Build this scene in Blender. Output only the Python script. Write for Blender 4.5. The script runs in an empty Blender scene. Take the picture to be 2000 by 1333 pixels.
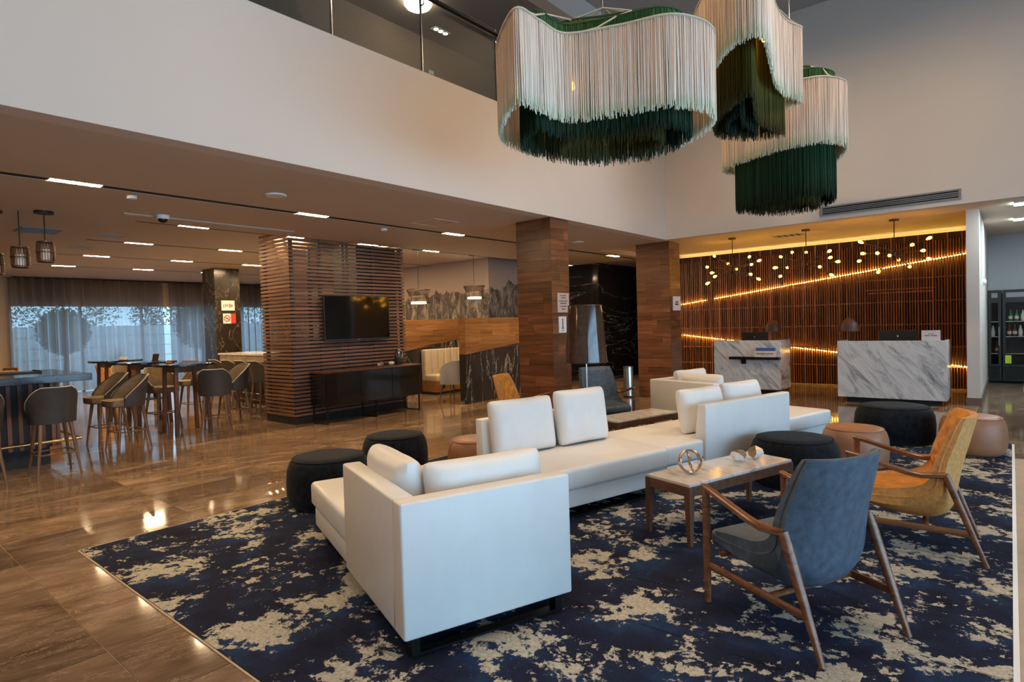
import bpy, bmesh, math, random
from mathutils import Vector, Matrix
R = math.radians
random.seed(7)
sc = bpy.context.scene
C = sc.collection

# ------------------------------------------------------------------ camera
def set_camera():
    yaw, pit, rol = -0.6965071, -0.02728407, -0.02938557
    f = Vector((math.sin(yaw)*math.cos(pit), math.cos(yaw)*math.cos(pit), math.sin(pit)))
    r = Vector((math.cos(yaw), -math.sin(yaw), 0)); u = r.cross(f)
    r2 = math.cos(rol)*r + math.sin(rol)*u; u2 = -math.sin(rol)*r + math.cos(rol)*u
    cd = bpy.data.cameras.new('camera'); cam = bpy.data.objects.new('camera', cd); C.objects.link(cam)
    cd.sensor_width = 36; cd.lens = 36*1166.66/2000; cd.clip_end = 300
    m = Matrix(((r2.x, u2.x, -f.x, 0), (r2.y, u2.y, -f.y, 0), (r2.z, u2.z, -f.z, 1.55), (0, 0, 0, 1)))
    cam.matrix_world = m
    sc.camera = cam
set_camera()

# ------------------------------------------------------------------ world, exposure, daylight
w = bpy.data.worlds.new('sky'); sc.world = w; w.use_nodes = True
bg = w.node_tree.nodes['Background']; bg.inputs[0].default_value = (0.40, 0.70, 1.0, 1); bg.inputs[1].default_value = 4.6
sc.view_settings.view_transform = 'Standard'; sc.view_settings.look = 'None'
sc.view_settings.exposure = 0.06; sc.view_settings.gamma = 1.0; sc.view_settings.use_curve_mapping = False
cy = sc.cycles
cy.max_bounces = 7; cy.diffuse_bounces = 3; cy.glossy_bounces = 3; cy.transmission_bounces = 4; cy.transparent_max_bounces = 10
cy.caustics_reflective = False; cy.caustics_refractive = False; cy.sample_clamp_indirect = 6.0; cy.sample_clamp_direct = 0
cy.use_denoising = True; cy.use_adaptive_sampling = True; cy.adaptive_threshold = .06

def area(name, loc, rot, sx, sy, power, col, spread=180):
    l = bpy.data.lights.new(name, 'AREA'); l.shape = 'RECTANGLE'; l.size = sx; l.size_y = sy; l.energy = power; l.color = col
    l.spread = R(spread)
    o = bpy.data.objects.new(name, l); C.objects.link(o); o.location = loc; o.rotation_euler = rot; return o
# daylight behind the tall glazing on the street side (the panes are built further down)
DAY = (0.44, 0.72, 1.0)
for k, y in enumerate((-2.6, 0.6, 3.8, 7.0)):
    area('daylight', (6.35, y, 1.65), (0, R(90), 0), 3.0, 2.9, 84, DAY)

# ------------------------------------------------------------------ materials
def nn(nt, typ, **kw):
    n = nt.nodes.new(typ)
    for k, v in kw.items(): setattr(n, k, v)
    return n
def new_mat(name):
    m = bpy.data.materials.new(name); m.use_nodes = True
    nt = m.node_tree; b = nt.nodes['Principled BSDF']
    return m, nt, b
def L(nt, a, b): nt.links.new(a, b)
def ramp(nt, fac, stops, interp='LINEAR'):
    r = nn(nt, 'ShaderNodeValToRGB'); cr = r.color_ramp; cr.interpolation = interp
    while len(cr.elements) < len(stops): cr.elements.new(0.5)
    for e, (p, c) in zip(cr.elements, stops):
        e.position = p; e.color = (c[0], c[1], c[2], 1)
    L(nt, fac, r.inputs[0]); return r.outputs[0]
def mapped(nt, kind='POS', scale=(1, 1, 1), rot=(0, 0, 0), loc=(0, 0, 0)):
    if kind == 'POS': src = nn(nt, 'ShaderNodeNewGeometry').outputs['Position']
    elif kind == 'OBJ': src = nn(nt, 'ShaderNodeTexCoord').outputs['Object']
    else: src = nn(nt, 'ShaderNodeTexCoord').outputs['Generated']
    m = nn(nt, 'ShaderNodeMapping'); m.inputs['Scale'].default_value = scale; m.inputs['Rotation'].default_value = rot; m.inputs['Location'].default_value = loc
    L(nt, src, m.inputs['Vector']); return m.outputs[0]
def noise(nt, vec, scale, detail=4, rough=.55, dist=0):
    n = nn(nt, 'ShaderNodeTexNoise'); n.inputs['Scale'].default_value = scale; n.inputs['Detail'].default_value = detail
    n.inputs['Roughness'].default_value = rough; n.inputs['Distortion'].default_value = dist
    if vec is not None: L(nt, vec, n.inputs['Vector'])
    return n.outputs[0]
def math_(nt, op, a, b=None, c=None):
    n = nn(nt, 'ShaderNodeMath', operation=op)
    for i, v in enumerate((a, b, c)):
        if v is None: continue
        if isinstance(v, (int, float)): n.inputs[i].default_value = v
        else: L(nt, v, n.inputs[i])
    return n.outputs[0]
def mixc(nt, fac, a, b, mode='MIX'):
    n = nn(nt, 'ShaderNodeMix', data_type='RGBA', blend_type=mode)
    for i, v in ((0, fac), (6, a), (7, b)):
        if isinstance(v, (int, float)): n.inputs[i].default_value = v
        elif isinstance(v, tuple): n.inputs[i].default_value = (v[0], v[1], v[2], 1)
        else: L(nt, v, n.inputs[i])
    return n.outputs[2]
def bump(nt, b, h, strength, dist=.01):
    n = nn(nt, 'ShaderNodeBump'); n.inputs['Strength'].default_value = strength; n.inputs['Distance'].default_value = dist
    L(nt, h, n.inputs['Height']); L(nt, n.outputs[0], b.inputs['Normal'])
def plain(name, col, rough=.5, metal=0.0, spec=.5, var=0.0, vscale=8, bmp=0.0, bscale=60, kind='OBJ', coat=0.0, sheen=0.0):
    m, nt, b = new_mat(name)
    b.inputs['Roughness'].default_value = rough; b.inputs['Metallic'].default_value = metal; b.inputs['Specular IOR Level'].default_value = spec
    b.inputs['Coat Weight'].default_value = coat; b.inputs['Sheen Weight'].default_value = sheen
    v = mapped(nt, kind)
    n = noise(nt, v, vscale, 5, .6)
    lo = tuple(c*(1-var) for c in col); hi = tuple(min(1, c*(1+var)) for c in col)
    L(nt, ramp(nt, n, [(.3, lo), (.7, hi)]), b.inputs['Base Color'])
    if bmp: bump(nt, b, noise(nt, v, bscale, 3), bmp, .004)
    return m
def emit(name, col, strength):
    m, nt, b = new_mat(name); b.inputs['Base Color'].default_value = (col[0], col[1], col[2], 1)
    b.inputs['Emission Color'].default_value = (col[0], col[1], col[2], 1); b.inputs['Emission Strength'].default_value = strength
    return m
def wood(name, dark, mid, light, along='z', rough=.38, rnd=.35, gscale=1.0, spec=.4):
    m, nt, b = new_mat(name)
    s = {'x': (1.2, 22, 22), 'y': (22, 1.2, 22), 'z': (22, 22, 1.2)}[along]
    v = mapped(nt, 'POS', tuple(k*gscale for k in s))
    oi = nn(nt, 'ShaderNodeObjectInfo').outputs['Random']
    vm = nn(nt, 'ShaderNodeVectorMath', operation='ADD'); L(nt, v, vm.inputs[0])
    cmb = nn(nt, 'ShaderNodeCombineXYZ'); r20 = math_(nt, 'MULTIPLY', oi, 37.0); L(nt, r20, cmb.inputs[0]); L(nt, r20, cmb.inputs[1]); L(nt, r20, cmb.inputs[2])
    L(nt, cmb.outputs[0], vm.inputs[1])
    n = noise(nt, vm.outputs[0], 1.0, 6, .62, .6)
    c = ramp(nt, n, [(.25, dark), (.5, mid), (.78, light)])
    hsv = nn(nt, 'ShaderNodeHueSaturation'); L(nt, c, hsv.inputs['Color'])
    L(nt, math_(nt, 'MULTIPLY_ADD', oi, 2*rnd, 1-rnd), hsv.inputs['Value'])
    L(nt, hsv.outputs[0], b.inputs['Base Color']); b.inputs['Roughness'].default_value = rough; b.inputs['Specular IOR Level'].default_value = spec
    bump(nt, b, n, .08, .003)
    return m

M = {}
M['paint'] = plain('wall_paint', (.665, .595, .54), .75, var=.02, vscale=.6, bmp=.03, bscale=120, kind='POS')
M['paint_grey'] = plain('grey_wall_paint', (.55, .56, .57), .8, var=.03, vscale=.8, kind='POS')
M['ceil'] = plain('ceiling_paint', (.58, .50, .405), .7, var=.02, vscale=.5, kind='POS')
M['ceil_atr'] = plain('atrium_ceiling_paint', (.34, .33, .32), .85, var=.02, vscale=.5, kind='POS')
M['ceil_dark'] = plain('corridor_ceiling_paint', (.30, .265, .235), .85, var=.03, vscale=.7, kind='POS')
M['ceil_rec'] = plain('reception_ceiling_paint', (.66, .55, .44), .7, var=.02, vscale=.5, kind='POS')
M['corridor'] = plain('corridor_wallcloth', (.26, .20, .15), .85, var=.08, vscale=30, bmp=.2, bscale=160, kind='POS')
M['tan_wall'] = plain('tan_wall_paint', (.50, .36, .24), .8, var=.04, vscale=.8, kind='POS')
M['black'] = plain('matt_black', (.012, .012, .012), .6, var=.1)
M['slot'] = plain('slot_black', (.006, .005, .005), .8, var=.1)
M['blackmetal'] = plain('black_metal', (.02, .018, .017), .35, metal=.6, var=.1)
M['bronze'] = plain('bronze_metal', (.10, .06, .04), .35, metal=.8, var=.15)
M['steel'] = plain('brushed_steel', (.55, .55, .55), .25, metal=1.0, var=.08)
M['brass'] = plain('brass', (.62, .45, .22), .25, metal=1.0, var=.08)
M['gold'] = plain('rose_gold', (.62, .40, .25), .3, metal=.9, var=.12)
M['grout'] = plain('grout', (.48, .36, .25), .7, var=.1, kind='POS')
M['sofa'] = plain('white_leather', (.80, .78, .75), .42, var=.03, vscale=5, bmp=.12, bscale=26)
M['sofa_pillow'] = plain('white_leather_soft', (.82, .80, .77), .45, var=.03, vscale=5, bmp=.55, bscale=9)
M['velvet'] = plain('black_velvet', (.006, .008, .012), .9, spec=.2, var=.85, vscale=16, bmp=.3, bscale=40, sheen=.06, kind='OBJ')
M['tanleather'] = plain('tan_leather', (.34, .15, .075), .45, var=.10, vscale=9, bmp=.12, bscale=60)
M['cognac'] = plain('cognac_leather', (.60, .23, .022), .42, var=.28, vscale=14, bmp=.15, bscale=50)
M['cognac_back'] = plain('cognac_suede', (.62, .28, .075), .6, var=.22, vscale=40, bmp=.15, bscale=120)
M['greyleather'] = plain('slate_leather', (.07, .098, .135), .5, var=.32, vscale=22, bmp=.12, bscale=90)
M['stoolgrey'] = plain('charcoal_leather', (.045, .043, .043), .5, var=.15, vscale=12, bmp=.1, bscale=70)
M['stoolgrey2'] = plain('taupe_leather', (.085, .068, .05), .5, var=.15, vscale=12, bmp=.1, bscale=70)
M['stooltan'] = plain('olive_tan_fabric', (.20, .135, .07), .7, var=.15, vscale=20, bmp=.2, bscale=90)
M['piping'] = plain('cream_piping', (.62, .50, .36), .5, var=.08)
M['cream'] = plain('cream_leather', (.62, .52, .38), .55, var=.06, vscale=6, bmp=.15, bscale=40)
M['greyfab'] = plain('light_grey_fabric', (.40, .39, .38), .8, var=.06, vscale=30)
M['walnut'] = wood('walnut', (.055, .022, .012), (.125, .052, .026), (.21, .095, .05), 'x')
M['walnut_z'] = wood('walnut_upright', (.055, .022, .012), (.125, .052, .026), (.21, .095, .05), 'z')
M['armwood'] = wood('polished_walnut', (.085, .032, .015), (.20, .08, .034), (.32, .145, .063), 'x', rough=.25, rnd=.1)
M['legwood'] = wood('oak_leg', (.10, .05, .024), (.20, .105, .05), (.30, .165, .085), 'z', rough=.35, rnd=.15)
M['planky'] = wood('walnut_plank_y', (.065, .024, .009), (.165, .062, .025), (.30, .125, .056), 'y', rnd=.30, rough=.33)
M['plankx'] = wood('walnut_plank_x', (.065, .024, .009), (.165, .062, .025), (.30, .125, .056), 'x', rnd=.30, rough=.33)
M['boothwood'] = wood('teak_plank', (.14, .055, .018), (.28, .125, .04), (.40, .20, .075), 'y', rnd=.25, rough=.4)
M['towerslat_y'] = wood('tower_slat_y', (.075, .038, .026), (.15, .08, .055), (.23, .13, .09), 'y', rnd=.15)
M['towerslat_x'] = wood('tower_slat_x', (.09, .043, .024), (.19, .098, .056), (.28, .16, .095), 'x', rnd=.15)
M['recslat'] = wood('reception_slat', (.15, .055, .03), (.31, .125, .07), (.46, .21, .125), 'z', rnd=.42)
M['recback'] = plain('dark_backing_board', (.05, .02, .011), .6, var=.25, vscale=3, kind='POS')
M['tvglass'] = plain('screen_glass', (.004, .004, .004), .06, var=.1, spec=.6)
M['blackglass'] = plain('black_lacquer', (.008, .008, .008), .08, var=.1, spec=.6)
M['darkstone'] = plain('black_granite', (.014, .018, .026), .12, var=.4, vscale=40, spec=.6)
M['white'] = plain('white_plastic', (.80, .80, .80), .4, var=.02)
M['paper'] = plain('paper', (.78, .74, .72), .7, var=.02)
M['paperpink'] = plain('pinkish_board', (.62, .44, .38), .6, var=.03)
M['ink'] = plain('dark_ink', (.05, .045, .05), .6, var=.05)
M['red'] = plain('red_print', (.50, .03, .02), .5, var=.05)
M['blueprint'] = plain('blue_print', (.06, .14, .42), .5, var=.2, vscale=30)
M['green'] = plain('lime_tag', (.52, .62, .03), .5, var=.05)
M['gravel'] = plain('outdoor_ground', (.34, .31, .27), .9, var=.2, vscale=3, kind='POS')
M['gardenwall'] = plain('white_block_wall', (.72, .74, .76), .85, var=.05, vscale=2, kind='POS')
M['leaf'] = plain('foliage', (.065, .12, .06), .7, var=.6, vscale=2, kind='POS')
M['leaf2'] = plain('foliage_pale', (.13, .19, .12), .7, var=.5, vscale=2, kind='POS')
M['bark'] = plain('bark', (.12, .09, .07), .9, var=.3, vscale=10)
M['bottle_g'] = plain('green_bottle', (.02, .13, .05), .15, var=.1)
M['bottle_b'] = plain('brown_bottle', (.10, .035, .012), .15, var=.1)
M['bottle_w'] = plain('clear_bottle', (.45, .48, .46), .15, var=.1)
M['greenrope'] = plain('green_cord', (.03, .075, .03), .8, var=.2)
M['creamrope'] = plain('cream_cord', (.62, .55, .42), .8, var=.1)
M['lampshade'] = plain('gloss_brown_shade', (.075, .036, .02), .09, var=.35, vscale=18, spec=.7)
M['domeshade'] = plain('brown_dome_shade', (.07, .035, .025), .45, var=.1)
M['vase'] = plain('gunmetal_ceramic', (.03, .032, .036), .2, var=.2, spec=.7)
M['stonegrey'] = plain('grey_stone', (.24, .24, .25), .6, var=.1)
M['plinth'] = plain('brown_tile', (.16, .115, .085), .35, var=.2, vscale=6, kind='POS')

M['led'] = emit('warm_led', (1.0, .60, .09), 55)
M['cove'] = emit('cove_led', (1.0, .70, .24), 9)
M['bulb'] = emit('warm_bulb', (1.0, .44, .032), 23)
M['slotlight'] = emit('linear_lamp', (1.0, .70, .38), 330)
M['coolpanel'] = emit('cool_panel', (.75, .92, 1.0), 75)
M['globe'] = emit('globe_lamp', (1.0, .86, .62), 12)
M['shadeglow'] = emit('pendant_diffuser', (1.0, .86, .62), 9)
M['spot'] = emit('downlight', (1.0, .85, .65), 12)
M['fridgeglow'] = emit('fridge_tube', (.75, .9, 1.0), 4)

def make_floor_mat():
    m, nt, b = new_mat('brown_marble_tile')
    pos = nn(nt, 'ShaderNodeNewGeometry').outputs['Position']
    sx = nn(nt, 'ShaderNodeSeparateXYZ'); L(nt, pos, sx.inputs[0])
    cx = math_(nt, 'FLOOR', math_(nt, 'DIVIDE', math_(nt, 'ADD', sx.outputs[0], 5.22+60), .6))
    cyy = math_(nt, 'FLOOR', math_(nt, 'DIVIDE', math_(nt, 'ADD', sx.outputs[1], -.92+60), 1.2))
    cm = nn(nt, 'ShaderNodeCombineXYZ'); L(nt, cx, cm.inputs[0]); L(nt, cyy, cm.inputs[1])
    wn = nn(nt, 'ShaderNodeTexWhiteNoise', noise_dimensions='2D'); L(nt, cm.outputs[0], wn.inputs['Vector'])
    off = nn(nt, 'ShaderNodeVectorMath', operation='SCALE'); L(nt, wn.outputs['Color'], off.inputs[0]); off.inputs['Scale'].default_value = 40
    m0 = nn(nt, 'ShaderNodeMapping'); m0.inputs['Rotation'].default_value = (0, 0, R(12)); L(nt, pos, m0.inputs[0]); mp = nn(nt, 'ShaderNodeMapping'); mp.inputs['Scale'].default_value = (2.5, .85, 1); L(nt, m0.outputs[0], mp.inputs[0])
    ad = nn(nt, 'ShaderNodeVectorMath', operation='ADD'); L(nt, mp.outputs[0], ad.inputs[0]); L(nt, off.outputs[0], ad.inputs[1])
    n1 = noise(nt, ad.outputs[0], 1.0, 8, .62, 1.5)
    n2 = noise(nt, ad.outputs[0], 5.0, 5, .65, .4)
    c = ramp(nt, n1, [(.28, (.095, .060, .038)), (.46, (.20, .13, .082)), (.60, (.29, .193, .127)), (.76, (.48, .335, .23))])
    c = mixc(nt, .35, c, ramp(nt, n2, [(.3, (.45, .45, .45)), (.7, (1.0, 1.0, 1.0))]), 'MULTIPLY')
    n3 = noise(nt, ad.outputs[0], .9, 8, .7, 2.2)
    vein = math_(nt, 'LESS_THAN', math_(nt, 'ABSOLUTE', math_(nt, 'SUBTRACT', n3, .5)), .0045)
    c = mixc(nt, math_(nt, 'MULTIPLY', vein, .55), c, (.52, .40, .28))
    hv = nn(nt, 'ShaderNodeHueSaturation'); L(nt, c, hv.inputs['Color'])
    L(nt, math_(nt, 'MULTIPLY_ADD', wn.outputs['Value'], .7, .72), hv.inputs['Value'])
    L(nt, hv.outputs[0], b.inputs['Base Color']); b.inputs['Roughness'].default_value = .075; b.inputs['Specular IOR Level'].default_value = .55
    return m
M['floor'] = make_floor_mat()

def make_carpet_mat():
    m, nt, b = new_mat('navy_cream_carpet')
    pos = mapped(nt, 'POS')
    oi = nn(nt, 'ShaderNodeObjectInfo').outputs['Random']
    cmb = nn(nt, 'ShaderNodeCombineXYZ'); L(nt, math_(nt, 'MULTIPLY', oi, .10), cmb.inputs[0]); L(nt, math_(nt, 'MULTIPLY', oi, .07), cmb.inputs[1])
    vm = nn(nt, 'ShaderNodeVectorMath', operation='ADD'); L(nt, pos, vm.inputs[0]); L(nt, cmb.outputs[0], vm.inputs[1]); p = vm.outputs[0]
    big = noise(nt, p, 2.9, 3, .5, .3)
    fine = noise(nt, p, 13.0, 6, .72, .2)
    s = math_(nt, 'ADD', math_(nt, 'MULTIPLY', big, .50), math_(nt, 'MULTIPLY', fine, .55))
    mask = ramp(nt, s, [(.560, (0, 0, 0)), (.570, (1, 1, 1))])
    tone = noise(nt, p, 3.0, 4, .6)
    navy = ramp(nt, tone, [(.3, (.012, .013, .024)), (.5, (.017, .022, .048)), (.68, (.02, .045, .105))])
    weave = noise(nt, p, 170, 2)
    navy = mixc(nt, .6, navy, ramp(nt, weave, [(.3, (.55, .55, .55)), (.7, (1.35, 1.35, 1.35))]), 'MULTIPLY')
    cream = ramp(nt, noise(nt, p, 60, 3), [(.3, (.34, .31, .24)), (.7, (.56, .53, .44))])
    L(nt, mixc(nt, mask, navy, cream), b.inputs['Base Color']); b.inputs['Roughness'].default_value = .95; b.inputs['Specular IOR Level'].default_value = .1
    bump(nt, b, weave, .35, .004)
    return m
M['carpet'] = make_carpet_mat()

def marble(name, base, vein, rot, scale, thin=None, rough=.15):
    m, nt, b = new_mat(name)
    v0 = mapped(nt, 'POS', (1, 1, 1), rot); mm = nn(nt, 'ShaderNodeMapping'); mm.inputs['Scale'].default_value = scale; L(nt, v0, mm.inputs[0]); v = mm.outputs[0]
    n = noise(nt, v, 1.0, 10, .72, .9)
    c = ramp(nt, n, base)
    if thin:
        col, wd, vs = thin
        v2 = mapped(nt, 'POS', vs, rot)
        n3 = noise(nt, v2, 1.0, 7, .62, 1.6)
        vn = math_(nt, 'LESS_THAN', math_(nt, 'ABSOLUTE', math_(nt, 'SUBTRACT', n3, .5)), wd)
        c = mixc(nt, math_(nt, 'MULTIPLY', vn, .7), c, col)
    L(nt, c, b.inputs['Base Color']); b.inputs['Roughness'].default_value = rough
    return m
M['deskmarble'] = marble('grey_white_marble', [(.30, (.13, .15, .18)), (.41, (.42, .45, .48)), (.50, (.70, .73, .76)), (.70, (.88, .90, .91))], None, (0, R(-50), 0), (1.6, 2, 7.5), rough=.22)
M['tabletop'] = marble('white_marble_top', [(.32, (.42, .34, .30)), (.46, (.66, .62, .58)), (.7, (.80, .78, .76))], None, (0, 0, R(30)), (3, 9, 3), rough=.12)
M['blackmarble'] = marble('black_marble', [(.3, (.006, .006, .007)), (.7, (.016, .014, .013))], None, (0, 0, 0), (1, 1, 1), ((.45, .45, .45), .0022, (.35, .4, 1.5)), rough=.08)
M['boothmarble'] = marble('dark_veined_marble', [(.3, (.022, .020, .020)), (.7, (.05, .045, .042))], None, (0, 0, 0), (1.5, 1.5, .8), ((.42, .38, .34), .012, (2.0, 2.6, .6)), rough=.2)
M['colmarble'] = marble('dark_brown_marble', [(.3, (.012, .009, .007)), (.7, (.035, .025, .018))], None, (0, 0, 0), (1.5, 1.5, .8), ((.34, .25, .16), .0035, (.9, .9, .9)), rough=.2)
M['travertine'] = plain('beige_stone', (.42, .33, .22), .35, var=.25, vscale=5, kind='POS')

def make_mural():
    m, nt, b = new_mat('mountain_mural')
    pos = nn(nt, 'ShaderNodeNewGeometry').outputs['Position']
    s = nn(nt, 'ShaderNodeSeparateXYZ'); L(nt, pos, s.inputs[0])
    run = math_(nt, 'SUBTRACT', s.outputs[1], math_(nt, 'MULTIPLY', s.outputs[0], -1.0))       # x+y runs along both faces
    c1 = nn(nt, 'ShaderNodeCombineXYZ'); L(nt, run, c1.inputs[0])
    ridge = noise(nt, c1.outputs[0], .75, 7, .58)
    hgt = math_(nt, 'MULTIPLY_ADD', ridge, 2.0, 1.45)
    mask = math_(nt, 'LESS_THAN', s.outputs[2], hgt)
    c2 = nn(nt, 'ShaderNodeCombineXYZ'); L(nt, run, c2.inputs[0]); L(nt, math_(nt, 'MULTIPLY', s.outputs[2], .45), c2.inputs[1])
    rock = ramp(nt, noise(nt, c2.outputs[0], 5.0, 9, .75, .8), [(.36, (.012, .011, .011)), (.5, (.10, .085, .075)), (.6, (.30, .25, .21)), (.75, (.55, .46, .38))])
    L(nt, mixc(nt, mask, (.33, .255, .225), rock), b.inputs['Base Color']); b.inputs['Roughness'].default_value = .75
    return m
M['mural'] = make_mural()

def make_sheer(name, col, col2, trans):
    m = bpy.data.materials.new(name); m.use_nodes = True; nt = m.node_tree; nt.nodes.clear()
    out = nn(nt, 'ShaderNodeOutputMaterial'); mx = nn(nt, 'ShaderNodeMixShader'); tr = nn(nt, 'ShaderNodeBsdfTransparent')
    df = nn(nt, 'ShaderNodeBsdfDiffuse'); tl = nn(nt, 'ShaderNodeBsdfTranslucent'); m2 = nn(nt, 'ShaderNodeMixShader')
    n = noise(nt, mapped(nt, 'POS', (1, 90, 1)), 1.0, 2); c = ramp(nt, n, [(.3, tuple(k*.8 for k in col)), (.7, col)])
    L(nt, c, df.inputs[0]); tl.inputs[0].default_value = (*col2, 1); m2.inputs[0].default_value = .5
    L(nt, df.outputs[0], m2.inputs[1]); L(nt, tl.outputs[0], m2.inputs[2])
    mx.inputs[0].default_value = 1-trans
    L(nt, tr.outputs[0], mx.inputs[1]); L(nt, m2.outputs[0], mx.inputs[2]); L(nt, mx.outputs[0], out.inputs[0]); return m
M['sheer'] = make_sheer('sheer_voile', (.21, .15, .115), (.60, .60, .62), .17)
def make_glass(name, tint, refl=.08, rough=.02):
    m = bpy.data.materials.new(name); m.use_nodes = True; nt = m.node_tree; nt.nodes.clear()
    out = nn(nt, 'ShaderNodeOutputMaterial'); mx = nn(nt, 'ShaderNodeMixShader'); tr = nn(nt, 'ShaderNodeBsdfTransparent'); gl = nn(nt, 'ShaderNodeBsdfGlossy')
    lw = nn(nt, 'ShaderNodeLayerWeight'); lw.inputs[0].default_value = .35
    tr.inputs[0].default_value = (tint[0], tint[1], tint[2], 1); gl.inputs['Roughness'].default_value = rough
    L(nt, math_(nt, 'MULTIPLY', lw.outputs['Fresnel'], refl*4), mx.inputs[0])
    L(nt, tr.outputs[0], mx.inputs[1]); L(nt, gl.outputs[0], mx.inputs[2]); L(nt, mx.outputs[0], out.inputs[0]); return m
M['glass'] = make_glass('clear_glass', (.97, .98, .98))
M['railglass'] = make_glass('railing_glass', (.90, .89, .87), .012, .45)

def make_fringe(name, stops, var):
    m, nt, b = new_mat(name)
    s = nn(nt, 'ShaderNodeSeparateXYZ'); L(nt, nn(nt, 'ShaderNodeTexCoord').outputs['Generated'], s.inputs[0])
    tn = noise(nt, mapped(nt, 'OBJ', (24, 24, .4)), 1.0, 3, .6)
    z = math_(nt, 'ADD', s.outputs[2], math_(nt, 'MULTIPLY_ADD', tn, .10, -.05))
    c = ramp(nt, z, stops)
    hv = nn(nt, 'ShaderNodeHueSaturation'); L(nt, c, hv.inputs['Color']); L(nt, math_(nt, 'MULTIPLY_ADD', tn, 2*var, 1-var), hv.inputs['Value'])
    L(nt, hv.outputs[0], b.inputs['Base Color']); b.inputs['Roughness'].default_value = .8; b.inputs['Specular IOR Level'].default_value = .15
    return m
M['fr_cream'] = make_fringe('cream_fringe', [(.0, (.78, .80, .66)), (.10, (.72, .75, .58)), (.20, (.90, .80, .69)), (.5, (.90, .75, .62)), (1.0, (.84, .67, .53))], .32)
M['fr_green'] = make_fringe('green_fringe', [(.0, (.020, .032, .020)), (.2, (.030, .080, .045)), (1.0, (.06, .15, .05))], .6)
M['fr_olive'] = make_fringe('olive_fringe', [(.0, (.05, .05, .02)), (.4, (.20, .17, .03)), (1.0, (.28, .22, .04))], .5)

# ------------------------------------------------------------------ mesh helpers
class MB:
    def __init__(s): s.v = []; s.f = []
    def add(s, vs, fs):
        n = len(s.v); s.v += [tuple(p) for p in vs]; s.f += [tuple(i+n for i in f) for f in fs]; return s
    def box(s, x0, x1, y0, y1, z0, z1):
        return s.add([(x0, y0, z0), (x1, y0, z0), (x1, y1, z0), (x0, y1, z0), (x0, y0, z1), (x1, y0, z1), (x1, y1, z1), (x0, y1, z1)],
                     [(0, 3, 2, 1), (4, 5, 6, 7), (0, 1, 5, 4), (1, 2, 6, 5), (2, 3, 7, 6), (3, 0, 4, 7)])
    def prism(s, pts, z0, z1):
        n = len(pts)
        return s.add([(x, y, z0) for x, y in pts]+[(x, y, z1) for x, y in pts],
                     [tuple(range(n-1, -1, -1)), tuple(range(n, 2*n))]+[(i, (i+1) % n, n+(i+1) % n, n+i) for i in range(n)])
    def sweep(s, pts, sizes, seg=8, up=(0, 0, 1), sq=.0, cap=True):
        """tube along pts; sizes = (half width, half height) per point; sq>0 makes the section squarer"""
        pts = [Vector(p) for p in pts]; up = Vector(up); n = len(pts)
        if isinstance(sizes, (int, float)): sizes = [(sizes, sizes)]*n
        elif isinstance(sizes, tuple): sizes = [sizes]*n
        vs = []
        for i, p in enumerate(pts):
            t = (pts[min(i+1, n-1)]-pts[max(i-1, 0)]).normalized()
            a = t.cross(up)
            if a.length < 1e-4: a = t.cross(Vector((1, 0, 0)))
            a.normalize(); b = a.cross(t)
            for k in range(seg):
                th = 2*math.pi*(k+.5)/seg; c, d = math.cos(th), math.sin(th)
                if sq:
                    e = 1-sq; c = math.copysign(abs(c)**e, c); d = math.copysign(abs(d)**e, d)
                vs.append(p+a*(c*sizes[i][0])+b*(d*sizes[i][1]))
        fs = []
        for i in range(n-1):
            for k in range(seg):
                fs.append((i*seg+k, i*seg+(k+1) % seg, (i+1)*seg+(k+1) % seg, (i+1)*seg+k))
        if cap: fs += [tuple(range(seg-1, -1, -1)), tuple(range((n-1)*seg, n*seg))]
        return s.add(vs, fs)
    def lathe(s, prof, seg=24, c=(0, 0), close=True):
        vs = []; n = len(prof)
        for r, z in prof:
            for k in range(seg):
                a = 2*math.pi*k/seg; vs.append((c[0]+r*math.cos(a), c[1]+r*math.sin(a), z))
        fs = []
        for i in range(n-1):
            for k in range(seg): fs.append((i*seg+k, i*seg+(k+1) % seg, (i+1)*seg+(k+1) % seg, (i+1)*seg+k))
        if close:
            fs += [tuple(range(seg-1, -1, -1)), tuple(range((n-1)*seg, n*seg))]
        return s.add(vs, fs)
    def grid(s, fn, nu, nv, closeu=False):
        vs = [fn(i/(nu-1) if not closeu else i/nu, j/(nv-1)) for i in range(nu) for j in range(nv)]
        fs = []
        for i in range(nu if closeu else nu-1):
            for j in range(nv-1):
                a, b = i*nv+j, ((i+1) % nu)*nv+j
                fs.append((a, b, b+1, a+1))
        return s.add(vs, fs)
    def mesh(s, name, bevel=0, seg=2, smooth=False, weld=False):
        me = bpy.data.meshes.new(name); me.from_pydata(s.v, [], s.f); 
        bm = bmesh.new(); bm.from_mesh(me)
        if weld: bmesh.ops.remove_doubles(bm, verts=bm.verts, dist=1e-5)
        bmesh.ops.recalc_face_normals(bm, faces=bm.faces)
        if bevel:
            es = [e for e in bm.edges if len(e.link_faces) == 2 and e.calc_face_angle(0) > R(25)]
            bmesh.ops.bevel(bm, geom=es, offset=bevel, segments=seg, affect='EDGES', profile=.5, clamp_overlap=True)
        bm.to_mesh(me); bm.free()
        if smooth:
            for p in me.polygons: p.use_smooth = True
            try: me.set_sharp_from_angle(angle=R(50))
            except Exception: pass
        me.update(); return me
    def build(s, name, mat, parent=None, bevel=0, seg=2, smooth=False, weld=False, **kw):
        return put(name, s.mesh(name, bevel, seg, smooth, weld), mat, parent, **kw)
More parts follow.
